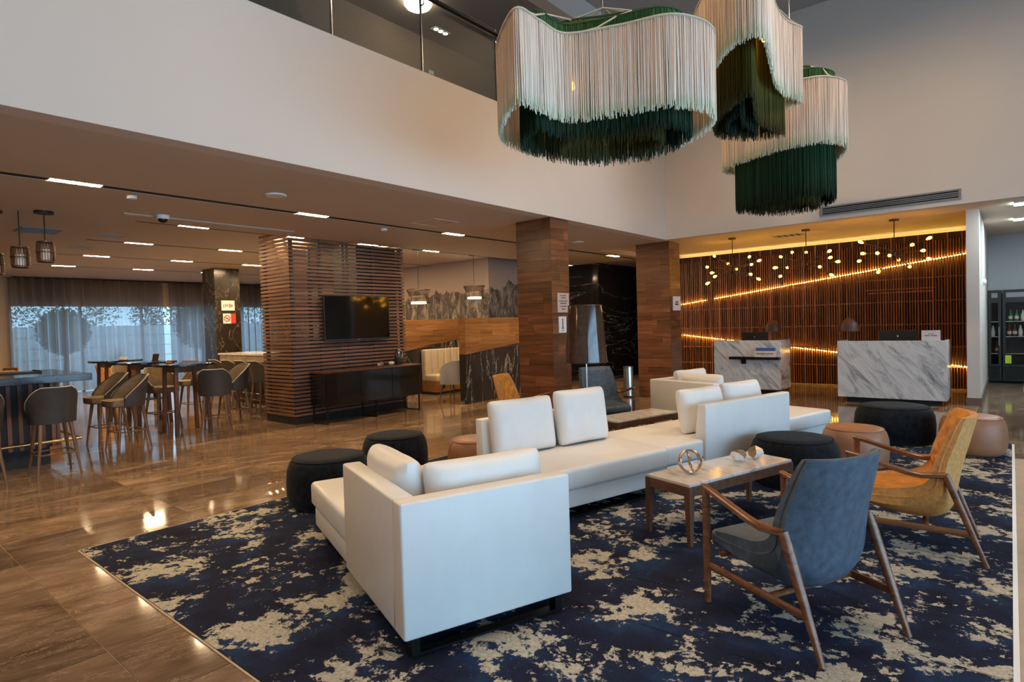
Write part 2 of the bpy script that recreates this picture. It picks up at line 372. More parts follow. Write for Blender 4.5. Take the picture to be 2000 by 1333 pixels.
def put(name, me, mat, parent=None, loc=None, rot=None, label=None, kind=None):
    o = bpy.data.objects.new(name, me); C.objects.link(o)
    if not me.materials: me.materials.append(M[mat] if isinstance(mat, str) else mat)
    elif mat is not None and me.materials[0] != M[mat]:
        o.material_slots[0].link = 'OBJECT'; o.material_slots[0].material = M[mat]
    if parent: o.parent = parent
    if loc: o.location = loc
    if rot: o.rotation_euler = rot
    if label: o['label'] = label
    if kind: o['kind'] = kind
    return o
def tag(o, label, cat, group=None, kind=None):
    o['label'] = label; o['category'] = cat
    if group: o['group'] = group
    if kind: o['kind'] = kind
    return o
def thing(name, label, cat, loc=(0, 0, 0), rz=0, group=None):
    o = bpy.data.objects.new(name, None); C.objects.link(o); o.empty_display_size = .1
    o.location = loc; o.rotation_euler = (0, 0, rz); return tag(o, label, cat, group)
def struct(o, label=None):
    o['kind'] = 'structure'
    if label: o['label'] = label
    return o
def copy_tree(o, parent=None):
    c = o.copy(); C.objects.link(c); c.parent = parent
    for ch in list(o.children): copy_tree(ch, c)
    return c
def dup(o, label, loc, rz, group=None):
    c = copy_tree(o); c.location = loc; c.rotation_euler = (0, 0, rz); c['label'] = label
    if group: c['group'] = group
    return c
def box(name, mat, x0, x1, y0, y1, z0, z1, parent=None, bevel=0, **kw):
    """one box mesh with its origin at the centre of its base"""
    cx, cy_, = (x0+x1)/2, (y0+y1)/2
    return MB().box(x0-cx, x1-cx, y0-cy_, y1-cy_, 0, z1-z0).build(name, mat, parent, bevel=bevel, loc=(cx, cy_, z0), **kw)
def ellip(mb, c, r, nu=12, nv=8):
    return mb.grid(lambda u, v: (c[0]+r[0]*math.cos(2*math.pi*u)*math.sin(math.pi*(.001+.998*v)), c[1]+r[1]*math.sin(2*math.pi*u)*math.sin(math.pi*(.001+.998*v)), c[2]-r[2]*math.cos(math.pi*(.001+.998*v))), nu, nv, True)

# ------------------------------------------------------------------ room shell
CZ, CF, CR = 3.10, 3.24, 3.20
fl = struct(box('floor', 'grout', -21.2, 6.2, -5.6, 19.2, -.14, -.004))
TW, TL = .6, 1.2
tile_me = MB().box(-TW/2+.0024, TW/2-.0024, -TL/2+.0024, TL/2-.0024, -.012, 0).mesh('tile'); tile_me.materials.append(M['floor'])
cells = []
i0, i1 = int((-21.1+5.22)/TW)-1, int((6.1+5.22)/TW)
camx = Vector((math.sin(-.6965), math.cos(-.6965)))
for i in range(i0, i1+1):
    for j in range(-6, 16):
        cx, cy_ = -5.22+(i+.5)*TW, .92+(j+.5)*TL
        if not (-21 < cx < 6 and -5.4 < cy_ < 19): continue
        if -5.21 < cx < 0.02 and 1.9 < cy_ < 8.3: continue                 # under the carpet
        d = Vector((cx, cy_)); fwd = d.dot(camx); side = d.dot(Vector((camx.y, -camx.x)))
        vis = fwd > .4 and abs(side) < fwd*.9+.9
        cells.append(((fwd if vis else 1000+d.length), cx, cy_))
cells.sort()
for k, (d, cx, cy_) in enumerate(cells[:290]):
    put('tile', tile_me, None, fl, loc=(cx-fl.location.x, cy_-fl.location.y, .14))
mb = MB()
for d, cx, cy_ in cells[290:]:
    x, y = cx-fl.location.x, cy_-fl.location.y
    mb.box(x-TW/2+.0024, x+TW/2-.0024, y-TL/2+.0024, y+TL/2-.0024, .128, .14)
mb.build('tile_field', 'floor', fl, kind='stuff')

# carpet of separate planks, inlaid in the floor, with its pale metal edging
cp = thing('carpet', 'navy blue carpet with cream distressed blotches under the seating group', 'carpet', (-2.6, 5.1, 0))
cw, cl = .2475, .97
cp_me = MB().box(-cw/2, cw/2, -cl/2, cl/2, -.002, .004).mesh('carpet_tile'); cp_me.materials.append(M['carpet'])
half_me = MB().box(-cw/2, cw/2, -cl/4, cl/4, -.002, .004).mesh('carpet_tile'); half_me.materials.append(M['carpet'])
for i in range(21):
    x = -5.2+i*.2476+.124-(-2.6)
    y = 1.26-5.1
    seq = [1]*8 if i % 2 == 0 else [0]+[1]*7+[0]
    for s in seq:
        ln = .9625 if s else .9625/2
        put('carpet_tile', cp_me if s else half_me, None, cp, loc=(x, y+ln/2, 0)); y += ln
for nm, a in (('edge_strip', (2.6, 2.622, -3.85, 3.83)), ('edge_strip', (-2.608, -2.60, -3.85, 3.83))):
    MB().box(a[0], a[1], a[2], a[3], 0.0, .0045).build(nm, 'white' if a[0] > 0 else 'grout', cp)
for yy in (-3.853, 3.862):
    MB().box(-2.6, 2.6, yy-.005, yy+.005, 0.0, .0045).build('edge_strip', 'grout', cp)

# lobby ceiling (3.10) with one dark slot, far ceiling pocket (3.24) with four
def slab(name, mat, x0, x1, y0, y1, z, t=.25): return struct(box(name, mat, x0, x1, y0, y1, z, z+t))
slab('ceiling_lobby_1', 'ceil', -7.135, -5.3, -5.6, 11.25, CZ); slab('ceiling_lobby_4', 'ceil', -7.135, -6.9, 11.25, 13.5, CZ)
slab('ceiling_lobby_2', 'ceil', -9.06, -7.265, -5.6, 13.5, CZ)
slab('ceiling_lobby_3', 'ceil', -21.2, -9.06, -5.6, 3.0, CZ)
struct(box('ceiling_slot_1', 'slot', -7.265, -7.135, -5.6, 13.5, CZ+.004, CZ+.2))
slotx = [-9.9, -12.28, -14.7, -17.1]
edges = [-9.06]+[v for s in slotx for v in (s+.05, s-.05)]+[-21.2]
for k in range(0, len(edges), 2):
    slab('ceiling_far_%d' % (k//2+1), 'ceil', edges[k+1], edges[k], 3.0, 13.5, CF)
for k, s in enumerate(slotx):
    struct(box('ceiling_slot_%d' % (k+2), 'slot', s-.05, s+.05, 3.0, 13.5, CF+.004, CF+.2))
slab('ceiling_corridor_1', 'ceil_dark', -8.29, -6.9, 13.5, 19.2, CZ)
slab('ceiling_reception_1', 'ceil_rec', -5.3, 6.2, 10.95, 19.2, CR); slab('ceiling_reception_2', 'ceil_rec', -6.9, -5.3, 11.25, 19.2, CR)
# white balcony front and the white wall above the reception
struct(box('wall_balcony', 'paint', -5.3, -5.1, -5.6, 10.8, CZ, 4.45))
struct(box('wall_balcony_header', 'paint', -5.3, -5.1, -5.6, 10.3, 6.2, 6.6)); struct(box('wall_balcony_pier', 'paint', -5.3, -5.1, 10.3, 10.8, 4.45, 6.6))
struct(box('wall_reception', 'paint', -5.3, 6.2, 10.8, 10.95, CZ-.001, 6.6))
struct(box('ceiling_atrium', 'ceil_atr', -5.3, 6.2, -5.6, 10.95, 6.6, 6.8))
# upper corridor behind the balcony
struct(box('floor_upper', 'corridor', -7.3, -5.3, -5.6, 12.0, 3.4, 3.5))
struct(box('wall_corridor', 'corridor', -7.4, -7.2, -5.6, 12.0, 3.5, 6.2))
struct(box('wall_corridor_end', 'corridor', -7.2, -5.3, 12.0, 12.2, 3.5, 6.2))
struct(box('ceiling_corridor_2', 'ceil_dark', -7.4, -5.3, -5.6, 12.2, 6.2, 6.4))
# street side glazing out of frame, behind and beside the camera
def glazing(n, axis, pos, a0, a1, count, z1=6.1):
    wn_ = thing('window_%d' % n, 'tall glazed street front with slim dark mullions', 'window'); del wn_['category']; wn_['kind'] = 'structure'
    st = (a1-a0)/count
    def bx(nm, mat, a, b, z0, z1_, t):
        if axis == 'x': MB().box(pos-t, pos+t, a, b, z0, z1_).build(nm, mat, wn_)
        else: MB().box(a, b, pos-t, pos+t, z0, z1_).build(nm, mat, wn_)
    for k in range(count+1): bx('mullion', 'blackmetal', a0+k*st-.04, a0+k*st+.04, 0, z1, .05)
    for k in range(count):
        for z in (.0, 2.6, z1-.06): bx('transom', 'blackmetal', a0+k*st+.04, a0+(k+1)*st-.04, z, z+.06, .04)
        bx('pane', 'glass', a0+k*st+.04, a0+(k+1)*st-.04, .06, 2.6, .006); bx('pane', 'glass', a0+k*st+.04, a0+(k+1)*st-.04, 2.66, z1-.06, .006)
glazing(1, 'x', 6.1, -4.2, 8.7, 8, 3.3)
struct(box('wall_east_1', 'paint', 6.0, 6.2, -5.6, -4.24, 0, 6.6)); struct(box('wall_east_2', 'paint', 6.0, 6.2, 8.74, 19.2, 0, 6.6))
struct(box('wall_east_light_stop', 'paint', 6.0, 6.2, -4.24, 8.74, 3.3, 6.6))  # unseen solid wall added above the glazing to limit daylight up high
struct(box('wall_south', 'paint', -21.2, 6.2, -5.6, -5.4, 0, 6.6))
# far west wall with the curtained window band, bulkhead over it
struct(box('wall_west_1', 'tan_wall', -21.2, -20.8, -5.4, 3.75, 0, CF))
struct(box('wall_west_2', 'tan_wall', -21.2, -20.8, 3.75, 13.5, 2.46, CF))
struct(box('wall_west_3', 'paint_grey', -21.2, -20.8, 11.8, 13.5, 0, 2.46))
wn3 = thing('window_3', 'wide window band behind the sheer curtains', 'window'); del wn3['category']; wn3['kind'] = 'structure'
for k in range(6):
    y = 3.75+k*1.61
    MB().box(-21.05, -20.95, y-.03, y+.03, 0, 2.46).build('mullion', 'blackmetal', wn3)
    if k < 5: MB().box(-21.005, -20.995, y+.03, y+1.58, .06, 2.44).build('pane', 'glass', wn3)
# mural block, lift block, corridor end
struct(box('wall_mural_1', 'mural', -21.2, -9.96, 11.07, 11.3, 0, CF))
struct(box('wall_mural_2', 'mural', -10.2, -9.96, 11.3, 13.5, 0, CF))
struct(box('wall_lift_1', 'blackmarble', -9.96, -8.29, 13.5, 13.7, 0, CZ))
struct(box('wall_lift_2', 'blackmarble', -8.5, -8.29, 13.7, 19.2, 0, CZ))
struct(box('wall_lift_end', 'blackmarble', -8.29, -6.7, 19.0, 19.2, 0, CZ))
# fin wall beside the reception, nook with the coolers
struct(box('wall_fin', 'paint', -.56, -.39, 12.3, 17.0, .12, CR)); struct(box('baseboard_fin', 'plinth', -.58, -.37, 12.28, 17.0, 0, .13))
struct(box('wall_nook', 'paint_grey', -.56, 6.0, 17.0, 17.2, 0, CR))
struct(box('wall_reception_back', 'recback', -6.7, -.56, 14.62, 14.8, 0, 3.05))
struct(box('wall_reception_rear', 'ceil_rec', -6.7, -.56, 14.8, 15.0, 0, CR))
struct(box('wall_reception_side', 'recback', -6.9, -6.7, 14.4, 19.2, 0, CZ))

# ------------------------------------------------------------------ glass balustrade on the balcony
gb = thing('glass_balustrade', 'frameless glass balustrade with dark round handrail on top of the white balcony', 'railing', (-5.2, 0, 4.45))
ys = [-2.5, -.9, .7, 2.3, 3.55, 4.75, 6.05, 7.6, 9.2, 10.29]
for a, b in zip(ys, ys[1:]):
    MB().box(-.006, .006, a+.006, b-.006, 0, 1.0).build('glass_panel', 'railglass', gb)
    MB().box(-.012, .012, b-.007, b+.007, 0, 1.0).build('joint', 'steel', gb) if b < 10.2 else None
MB().sweep([(.06, -2.5, .90), (.06, 10.28, .90)], .028, 12).build('handrail', 'blackmetal', gb, smooth=True)
for y in ys[1:-1]: MB().sweep([(.0, y, .80), (.06, y, .80), (.06, y, .88)], .009, 6).build('bracket', 'blackmetal', gb)

# ------------------------------------------------------------------ wood clad columns
def clad_column(n, x0, x1, y0, y1, rows=20):
    col = struct(box('column_%d' % n, 'recback', x0+.012, x1-.012, y0+.012, y1-.012, 0, CZ), 'column clad in walnut planks')
    rnd = random.Random(n)
    h = CZ/rows; ox, oy = col.location.x, col.location.y
    for r in range(rows):
        z0, z1 = r*h+.0008, (r+1)*h-.0008
        for face in ('s', 'e'):
            a0, a1 = (x0, x1) if face == 's' else (y0, y1)
            cut = rnd.choice((None, .3, .45, .6, .75)) if r else None
            segs = [(a0, a1)] if cut is None else [(a0, a0+(a1-a0)*cut-.0006), (a0+(a1-a0)*cut+.0006, a1)]
            for s0, s1 in segs:
                pr = rnd.uniform(0, .002)
                if face == 's': MB().box(s0-ox, s1-ox, y0-oy-pr, y0-oy+.012, z0, z1).build('plank', 'plankx', col)
                else: MB().box(x1-ox-.012, x1-ox+pr, s0-oy, s1-oy, z0, z1).build('plank', 'planky', col)
        MB().box(x0-ox, x1-ox, y1-oy-.012, y1-oy, z0, z1).build('plank', 'plankx', col)
        MB().box(x0-ox, x0-ox+.012, y0-oy+.013, y1-oy-.013, z0, z1).build('plank', 'planky', col)
    return col
clad_column(1, -5.77, -5.13, 7.07, 7.52)
clad_column(2, -5.86, -5.14, 11.02, 11.5)

# ------------------------------------------------------------------ slatted TV tower
tw = thing('slat_tower', 'square tower of dark horizontal wooden slats carrying the television', 'partition', (-9.52, 6.4, 0))
HX, HY = .47, 1.2
n = 47; pit = (3.09-.12)/n
sl_y = MB().box(-.011, .011, -HY, HY, 0, .040).mesh('slat'); sl_y.materials.append(M['towerslat_y'])
sl_x = MB().box(-HX, HX, -.011, .011, 0, .040).mesh('slat'); sl_x.materials.append(M['towerslat_x'])
for k in range(n+2):
    z = .13+k*pit
    if k < n:
        put('slat', sl_y, None, tw, loc=(HX-.011, 0, z))
    put('slat', sl_y, None, tw, loc=(-HX+.011, 0, z))
    put('slat', sl_x, None, tw, loc=(-.02, -HY+.011, z)); put('slat', sl_x, None, tw, loc=(-.02, HY-.011, z))
MB().box(-HX+.01, HX-.01, -HY+.01, HY-.01, 0, .12).build('plinth', 'black', tw)
for x, y in ((HX-.05, -HY+.06), (HX-.05, -.62), (HX-.05, -.15), (HX-.05, -.07), (HX-.05, .5), (HX-.05, HY-.06), (-HX+.05, -HY+.06), (-HX+.05, -.3), (-HX+.05, .4), (-HX+.05, HY-.06)):
    MB().box(x-.025, x+.025, y-.025, y+.025, .12, 3.09).build('post', 'black', tw)
MB().box(-HX+.1, HX-.1, .18, HY-.12, .12, 3.09).build('core', 'black', tw)
MB().box(HX-.11, HX-.09, -HY+.1, .18, .12, 1.25).build('back_board', 'black', tw)

tv = thing('television', 'wall mounted flat screen television, switched off', 'television', (-8.99, 6.44, 1.36))
MB().box(0, .045, -.69, .69, .0, .79).build('housing', 'black', tv, bevel=.006)
MB().box(.045, .049, -.675, .675, .03, .775).build('screen', 'tvglass', tv)
MB().box(-.06, 0, -.25, .25, .2, .6).build('wall_bracket', 'blackmetal', tv)
MB().box(.0455, .0485, -.03, .03, .008, .018).build('logo_plate', 'steel', tv)

cn = thing('media_console', 'black gloss media console on thin metal legs below the television', 'sideboard', (-8.76, 6.48, 0))
MB().box(-.22, .22, -1.02, 1.02, .30, .84).build('body', 'blackglass', cn, bevel=.004)
MB().box(-.235, .235, -1.03, 1.03, .84, .865).build('top', 'walnut', cn, bevel=.003)
for k, (a, b) in enumerate(((-1.01, -.345), (-.335, .335), (.345, 1.01))): MB().box(.22, .232, a, b, .31, .835).build('door', 'blackglass', cn, bevel=.002)
for y in (-.98, 0, .98):
    for x in (-.2, .2): MB().box(x-.011, x+.011, y-.011, y+.011, 0, .30).build('leg', 'blackmetal', cn)
    MB().box(-.19, .19, y-.009, y+.009, 0, .015).build('runner', 'blackmetal', cn)

vs = thing('vase', 'gunmetal sculptural vase with an oval opening on the console', 'vase', (-8.82, 7.22, .865))
def vase_fn(u, v):
    a = 2*math.pi*u; r = .075*(math.sin(math.pi*(.12+.80*v))**.8)+.012
    return (r*.8*math.cos(a), r*math.sin(a), .30*v)
MB().grid(vase_fn, 20, 14, True).build('body', 'vase', vs, smooth=True)
MB().sweep([(.062, .045*math.cos(t), .19+.07*math.sin(t)) for t in [2*math.pi*k/18 for k in range(19)]], .012, 6, cap=False).build('opening_ring', 'steel', vs, smooth=True)

def crystal(name, label, loc, rz, r=.055, group=None):
    t = thing(name, label, 'ornament', loc, rz, group)
    rnd = random.Random(int(rz*100))
    vsx = []
    for (lat, cnt, ph) in ((-1, 1, 0), (-.55, 5, 0), (.05, 6, .5), (.6, 5, .2), (1, 1, 0)):
        for k in range(cnt):
            a = 2*math.pi*(k+ph)/cnt; q = r*(1+rnd.uniform(-.12, .12))
            cr = math.sqrt(max(0, 1-lat*lat)); vsx.append(Vector((q*cr*math.cos(a), q*cr*math.sin(a), r*.82+q*lat*.82)))
    bm = bmesh.new(); [bm.verts.new(v) for v in vsx]; res = bmesh.ops.convex_hull(bm, input=bm.verts)
    me = bpy.data.meshes.new('facets'); bm.normal_update()
    me.materials.append(M['white']); me.materials.append(M['gold'])
    for f in bm.faces: f.material_index = 1 if (f.calc_center_median().x+f.calc_center_median().z-r*.9) > 0 else 0
    bm.to_mesh(me); bm.free()
    o = bpy.data.objects.new('facets', me); C.objects.link(o); o.parent = t
    return t
crystal('faceted_ornament', 'small copper and white faceted ornament on the console, farther from the vase', (-8.74, 6.74, .865), .4, .06)
crystal('faceted_ornament', 'small copper and white faceted ornament on the console beside the vase', (-8.74, 6.98, .865), 2.1, .06)

# ------------------------------------------------------------------ sofas
def pillow(name, mat, parent, size, loc, rot=(0, 0, 0), puff=.5):
    """soft cushion: size = (thickness, width, height)"""
    t, wd, h = size; N = 12
    mb = MB()
    def surf(sgn):
        def fn(u, v):
            a, b = 2*u-1, 2*v-1
            e = max(0, (1-abs(a)**3.2))*max(0, (1-abs(b)**3.2))
            th = t/2*(.30+.70*e**.42) if e > 0 else t/2*.30
            k = 1-.045*(abs(a*b)**2)*0
            pin = 1-.06*(1-abs(a)**2)*(abs(b)**6)
            pin2 = 1-.05*(1-abs(b)**2)*(abs(a)**6)
            wob = .006*math.sin(9*a+3*b+loc[1]*7)*e
            cr = 1-.055*(abs(a)*abs(b))**4
            return (sgn*th+wob, a*wd/2*pin2*cr, h/2+b*h/2*pin*cr)
        return fn
    nu = N+1
    A = [surf(1)(i/N, j/N) for i in range(nu) for j in range(nu)]
    B = [surf(-1)(i/N, j/N) for i in range(nu) for j in range(nu)]
    n = nu*nu; fs = []
    for i in range(N):
        for j in range(N):
            a = i*nu+j; fs.append((a, a+nu, a+nu+1, a+1)); fs.append((n+a, n+a+1, n+a+nu+1, n+a+nu))
    ring = [i*nu for i in range(nu)]+[N*nu+j for j in range(1, nu)]+[i*nu+N for i in range(N-1, -1, -1)]+[j for j in range(N-1, 0, -1)]
    for k in range(len(ring)):
        a, b = ring[k], ring[(k+1) % len(ring)]; fs.append((a, b, n+b, n+a))
    mb.add(A+B, fs)
    o = mb.build(name, mat, parent, bevel=0, smooth=True, loc=loc, rot=rot)
    sd = o.modifiers.new('soft', 'SUBSURF'); sd.levels = 1; sd.render_levels = 1
    return o
def wedge(p0, p1, side, t_top, t_bot, z0, z1):
    """upright panel from p0 to p1 (xy); outer face plumb, inner face sloping; side=+1/-1 is where the inner face lies"""
    p0, p1 = Vector(p0), Vector(p1); d = (p1-p0).normalized(); nrm = Vector((-d.y, d.x))*side
    vs = [(*p0, z0), (*p1, z0), (*(p1+nrm*t_bot), z0), (*(p0+nrm*t_bot), z0), (*p0, z1), (*p1, z1), (*(p1+nrm*t_top), z1), (*(p0+nrm*t_top), z1)]
    return MB().add(vs, [(0, 3, 2, 1), (4, 5, 6, 7), (0, 1, 5, 4), (1, 2, 6, 5), (2, 3, 7, 6), (3, 0, 4, 7)])
def sled(t, x, y0, y1, axis='y'):
    """dark flat metal skid: floor bar and two uprights"""
    if axis == 'y':
        MB().box(x-.03, x+.03, y0, y1, 0.006, .016).build('skid', 'blackmetal', t)
        for y in (y0, y1-.04): MB().box(x-.03, x+.03, y, y+.04, .016, .11).build('leg', 'blackmetal', t)
    else:
        MB().box(y0, y1, x-.03, x+.03, 0.006, .016).build('skid', 'blackmetal', t)
        for y in (y0, y1-.04): MB().box(y, y+.04, x-.03, x+.03, .016, .11).build('leg', 'blackmetal', t)
ZB, ZS, ZT, ZA = .105, .245, .425, .745
th1, th2 = R(20), R(15)
# corner chaise nearest the camera
s1 = thing('corner_chaise', 'white leather corner chaise whose tall plain back faces the camera, nearest on the carpet', 'sofa', (-2.138, 1.726, 0), -th1)
wedge((0, 0), (0, .945), 1, .11, .15, ZB, ZA).build('back_panel', 'sofa', s1, bevel=.012, smooth=True)
wedge((-1.02, 0), (-.1115, 0), 1, .11, .14, ZB, ZA).build('side_panel', 'sofa', s1, bevel=.012, smooth=True)
MB().prism([(-1.96, .02), (-1.0, .02), (-1.0, .12), (-.12, .12), (-.12, .94), (-1.96, .94)], ZB, ZS).build('base', 'sofa', s1, bevel=.012, smooth=True)
MB().prism([(-2.01, -.0), (-1.03, -.0), (-1.03, .135), (-.15, .135), (-.15, .955), (-2.01, .955)], ZS+.004, ZT).build('seat_cushion', 'sofa', s1, bevel=.035, seg=4, smooth=True)
pillow('pillow', 'sofa_pillow', s1, (.20, .66, .45), (-.66, .235, ZT-.01), (0, R(-6), R(90)))
pillow('pillow', 'sofa_pillow', s1, (.21, .74, .44), (-.262, .60, ZT-.01), (0, R(10), R(180)))
sled(s1, -.07, .05, .90); sled(s1, -1.80, .06, .90)
# two-seater
Q = (-2.335, 4.89, 0)
s2 = thing('two_seat_sofa', 'white leather two seat sofa with two upright back pillows beside the corner chaise', 'sofa', Q, -th2)
wedge((-.945, -1.40), (-.945, -.005), -1, .10, .15, ZB, .735).build('back_panel', 'sofa', s2, bevel=.012, smooth=True)
MB().box(-.80, -.015, -1.39, -.005, ZB, ZS).build('base', 'sofa', s2, bevel=.012, smooth=True)
MB().box(-.78, .02, -1.40, -.004, ZS+.004, ZT).build('seat_cushion', 'sofa', s2, bevel=.035, seg=4, smooth=True)
pillow('pillow', 'sofa_pillow', s2, (.21, .70, .50), (-.70, -1.04, ZT-.01), (0, R(-9), 0))
pillow('pillow', 'sofa_pillow', s2, (.21, .62, .53), (-.68, -.37, ZT-.01), (0, R(-8), 0))
sled(s2, -.10, -1.2, -.10); sled(s2, -.80, -1.2, -.10)
# chaise back to back with it
s3 = thing('open_end_chaise', 'white leather chaise with open near end, its low back turned to the black pouf', 'sofa', Q, -th2)
wedge((0, .54), (0, 1.97), 1, .09, .17, ZB, ZA).build('back_panel', 'sofa', s3, bevel=.012, smooth=True)
MB().prism([(-.93, .01), (-.015, .01), (-.015, .535), (-.16, .535), (-.16, 1.96), (-.93, 1.96)], ZB, ZS).build('base', 'sofa', s3, bevel=.012, smooth=True)
MB().prism([(-.945, .004), (-.01, .004), (-.01, .53), (-.185, .53), (-.185, 1.97), (-.945, 1.97)], ZS+.004, ZT).build('seat_cushion', 'sofa', s3, bevel=.035, seg=4, smooth=True)
pillow('pillow', 'sofa_pillow', s3, (.20, .68, .46), (-.29, .91, ZT-.01), (0, R(10), R(180)))
pillow('pillow', 'sofa_pillow', s3, (.20, .66, .47), (-.29, 1.60, ZT-.01), (0, R(10), R(180)))
sled(s3, -.10, .2, 1.85); sled(s3, -.82, .2, 1.85)
# farthest corner chaise
s4 = thing('corner_chaise', 'white leather corner chaise farthest away, nearest to the reception desks', 'sofa', (-3.83, 7.515, 0), -th2)
wedge((0, 0), (1.04, 0), 1, .11, .14, ZB, ZA).build('back_panel', 'sofa', s4, bevel=.012, smooth=True)
wedge((0, .1115), (0, .945), -1, .11, .14, ZB, ZA).build('side_panel', 'sofa', s4, bevel=.012, smooth=True)
MB().prism([(.12, .13), (1.0, .13), (1.0, .02), (1.96, .02), (1.96, .93), (.12, .93)], ZB, ZS).build('base', 'sofa', s4, bevel=.012, smooth=True)
MB().prism([(.15, .15), (1.05, .15), (1.05, 0), (2.0, 0), (2.0, .945), (.15, .945)], ZS+.004, ZT).build('seat_cushion', 'sofa', s4, bevel=.035, seg=4, smooth=True)
pillow('pillow', 'sofa_pillow', s4, (.20, .66, .45), (.26, .60, ZT-.01), (0, R(-8), 0))
pillow('pillow', 'sofa_pillow', s4, (.20, .66, .44), (.70, .265, ZT-.01), (0, R(-8), R(90)))
sled(s4, .10, .06, .90); sled(s4, 1.8, .06, .90)

# ------------------------------------------------------------------ coffee tables
def coffee_table(label, loc, rz, ln, wd, h, splay):
    t = thing('coffee_table', label, 'coffee table', loc, rz)
    MB().box(-wd/2+.008, wd/2-.008, -ln/2+.008, ln/2-.008, h-.022, h).build('marble_top', 'tabletop', t, bevel=.004)
    for s in (-1, 1):
        MB().box(s*(wd/2-.012)-.012, s*(wd/2-.012)+.012, -ln/2+.045, ln/2-.045, h-.085, h-.022).build('apron', 'walnut', t)
        MB().box(-wd/2+.045, wd/2-.045, s*(ln/2-.012)-.012, s*(ln/2-.012)+.012, h-.085, h-.022).build('apron', 'walnut', t)
    for sx in (-1, 1):
        for sy in (-1, 1):
            x, y = sx*(wd/2-.024), sy*(ln/2-.024); q = .024; b = .014
            px, py = x+sx*(.010-splay), y+sy*(.010-splay)*1.0
            vsx = [(x-q, y-q, h-.02), (x+q, y-q, h-.02), (x+q, y+q, h-.02), (x-q, y+q, h-.02), (x-q, y-q, h-.11), (x+q, y-q, h-.11), (x+q, y+q, h-.11), (x-q, y+q, h-.11),
                   (px-b, py-b, .005), (px+b, py-b, .005), (px+b, py+b, .005), (px-b, py+b, .012)]
            MB().add(vsx, [(0, 1, 2, 3), (11, 10, 9, 8)]+[(i+4*k, i+4*k+4, (i+1) % 4+4*k+4, (i+1) % 4+4*k) for k in (0, 1) for i in range(4)]).build('leg', 'walnut_z', t)
    return t
u1 = Vector((math.sin(R(17.3)), math.cos(R(17.3))))
coffee_table('marble topped walnut coffee table with ornaments, in front of the slate armchair', (-1.690, 4.455, 0), -R(17.3), 1.20, .41, .43, 0.0)
coffee_table('marble topped walnut coffee table behind the open end chaise by the floor lamp', (-3.47, 6.42, 0), -R(14), 1.05, .42, .43, .10)
kn = thing('wire_knot', 'brushed gold intertwined ring ornament on the marble coffee table', 'ornament', (-1.80, 4.13, .43))
for k, (ax, tl) in enumerate(((0, 0), (60, 70), (120, 75), (20, 80))):
    m3 = Matrix.Rotation(R(ax), 3, 'Z') @ Matrix.Rotation(R(tl if tl else 90), 3, 'X')
    pts = [m3 @ Vector((.080*math.cos(t), .080*math.sin(t), .006*math.sin(3*t))) for t in [2*math.pi*i/28 for i in range(29)]]
    MB().sweep([(p.x, p.y, p.z+.088) for p in pts], .0065, 6, cap=False).build('ring', 'gold', kn, smooth=True)
crystal('faceted_ornament', 'copper and white faceted ornament on the marble coffee table, nearer the gold rings', (-1.63, 4.66, .43), .9, .062)
crystal('faceted_ornament', 'copper and white faceted ornament on the marble coffee table, nearer the black pouf', (-1.56, 4.83, .431), 3.6, .062)

# ------------------------------------------------------------------ poufs
def pouf(name, label, loc, r, h, mat, seam):
    t = thing(name, label, 'pouf', loc)
    prof = [(r*.86, .0), (r*.95, .03), (r*1.0, .10), (r*1.01, h*.5), (r*.99, h*.72), (r*.93, h*.88), (r*.85, h*.955)]
    top = [(r*.85, h*.955), (r*.80, h*.985), (r*.6, h*1.0), (r*.3, h*1.005), (.01, h*1.006)]
    MB().lathe(prof, 40).build('body', mat, t, smooth=True)
    MB().lathe(top, 40).build('top_pad', mat, t, smooth=True)
    MB().sweep([(r*.855*math.cos(a), r*.855*math.sin(a), h*.958) for a in [2*math.pi*k/40 for k in range(41)]], .006, 5, cap=False).build('seam', mat, t, smooth=True)
    if seam:
        a = seam
        MB().sweep([(p[0]*math.cos(a)*1.004, p[0]*math.sin(a)*1.004, p[1]) for p in prof[1:]], .004, 5).build('seam', mat, t)
    return t
pouf('velvet_pouf', 'black velvet pouf beside the marble coffee table', (-1.56, 5.93, .005), .385, .43, 'velvet', None)
pouf('velvet_pouf', 'black velvet pouf in front of the large marble reception desk', (-1.10, 8.52, .005), .42, .44, 'velvet', None)
pouf('velvet_pouf', 'black velvet pouf half hidden behind the nearest chaise seat', (-4.72, 3.02, .005), .36, .43, 'velvet', None)
pouf('velvet_pouf', 'black velvet pouf behind the pillows of the nearest chaise', (-5.02, 4.02, .005), .34, .43, 'velvet', None)
pouf('leather_pouf', 'tan leather pouf between the two black velvet poufs', (-1.24, 6.92, .005), .305, .40, 'tanleather', -1.9)
pouf('leather_pouf', 'tan leather pouf behind the cognac armchair at the carpet edge', (-.33, 8.2, .005), .30, .41, 'tanleather', -2.4)
pouf('leather_pouf', 'tan leather pouf behind the two seat sofa', (-4.22, 4.42, .005), .29, .40, 'tanleather', -2.0)

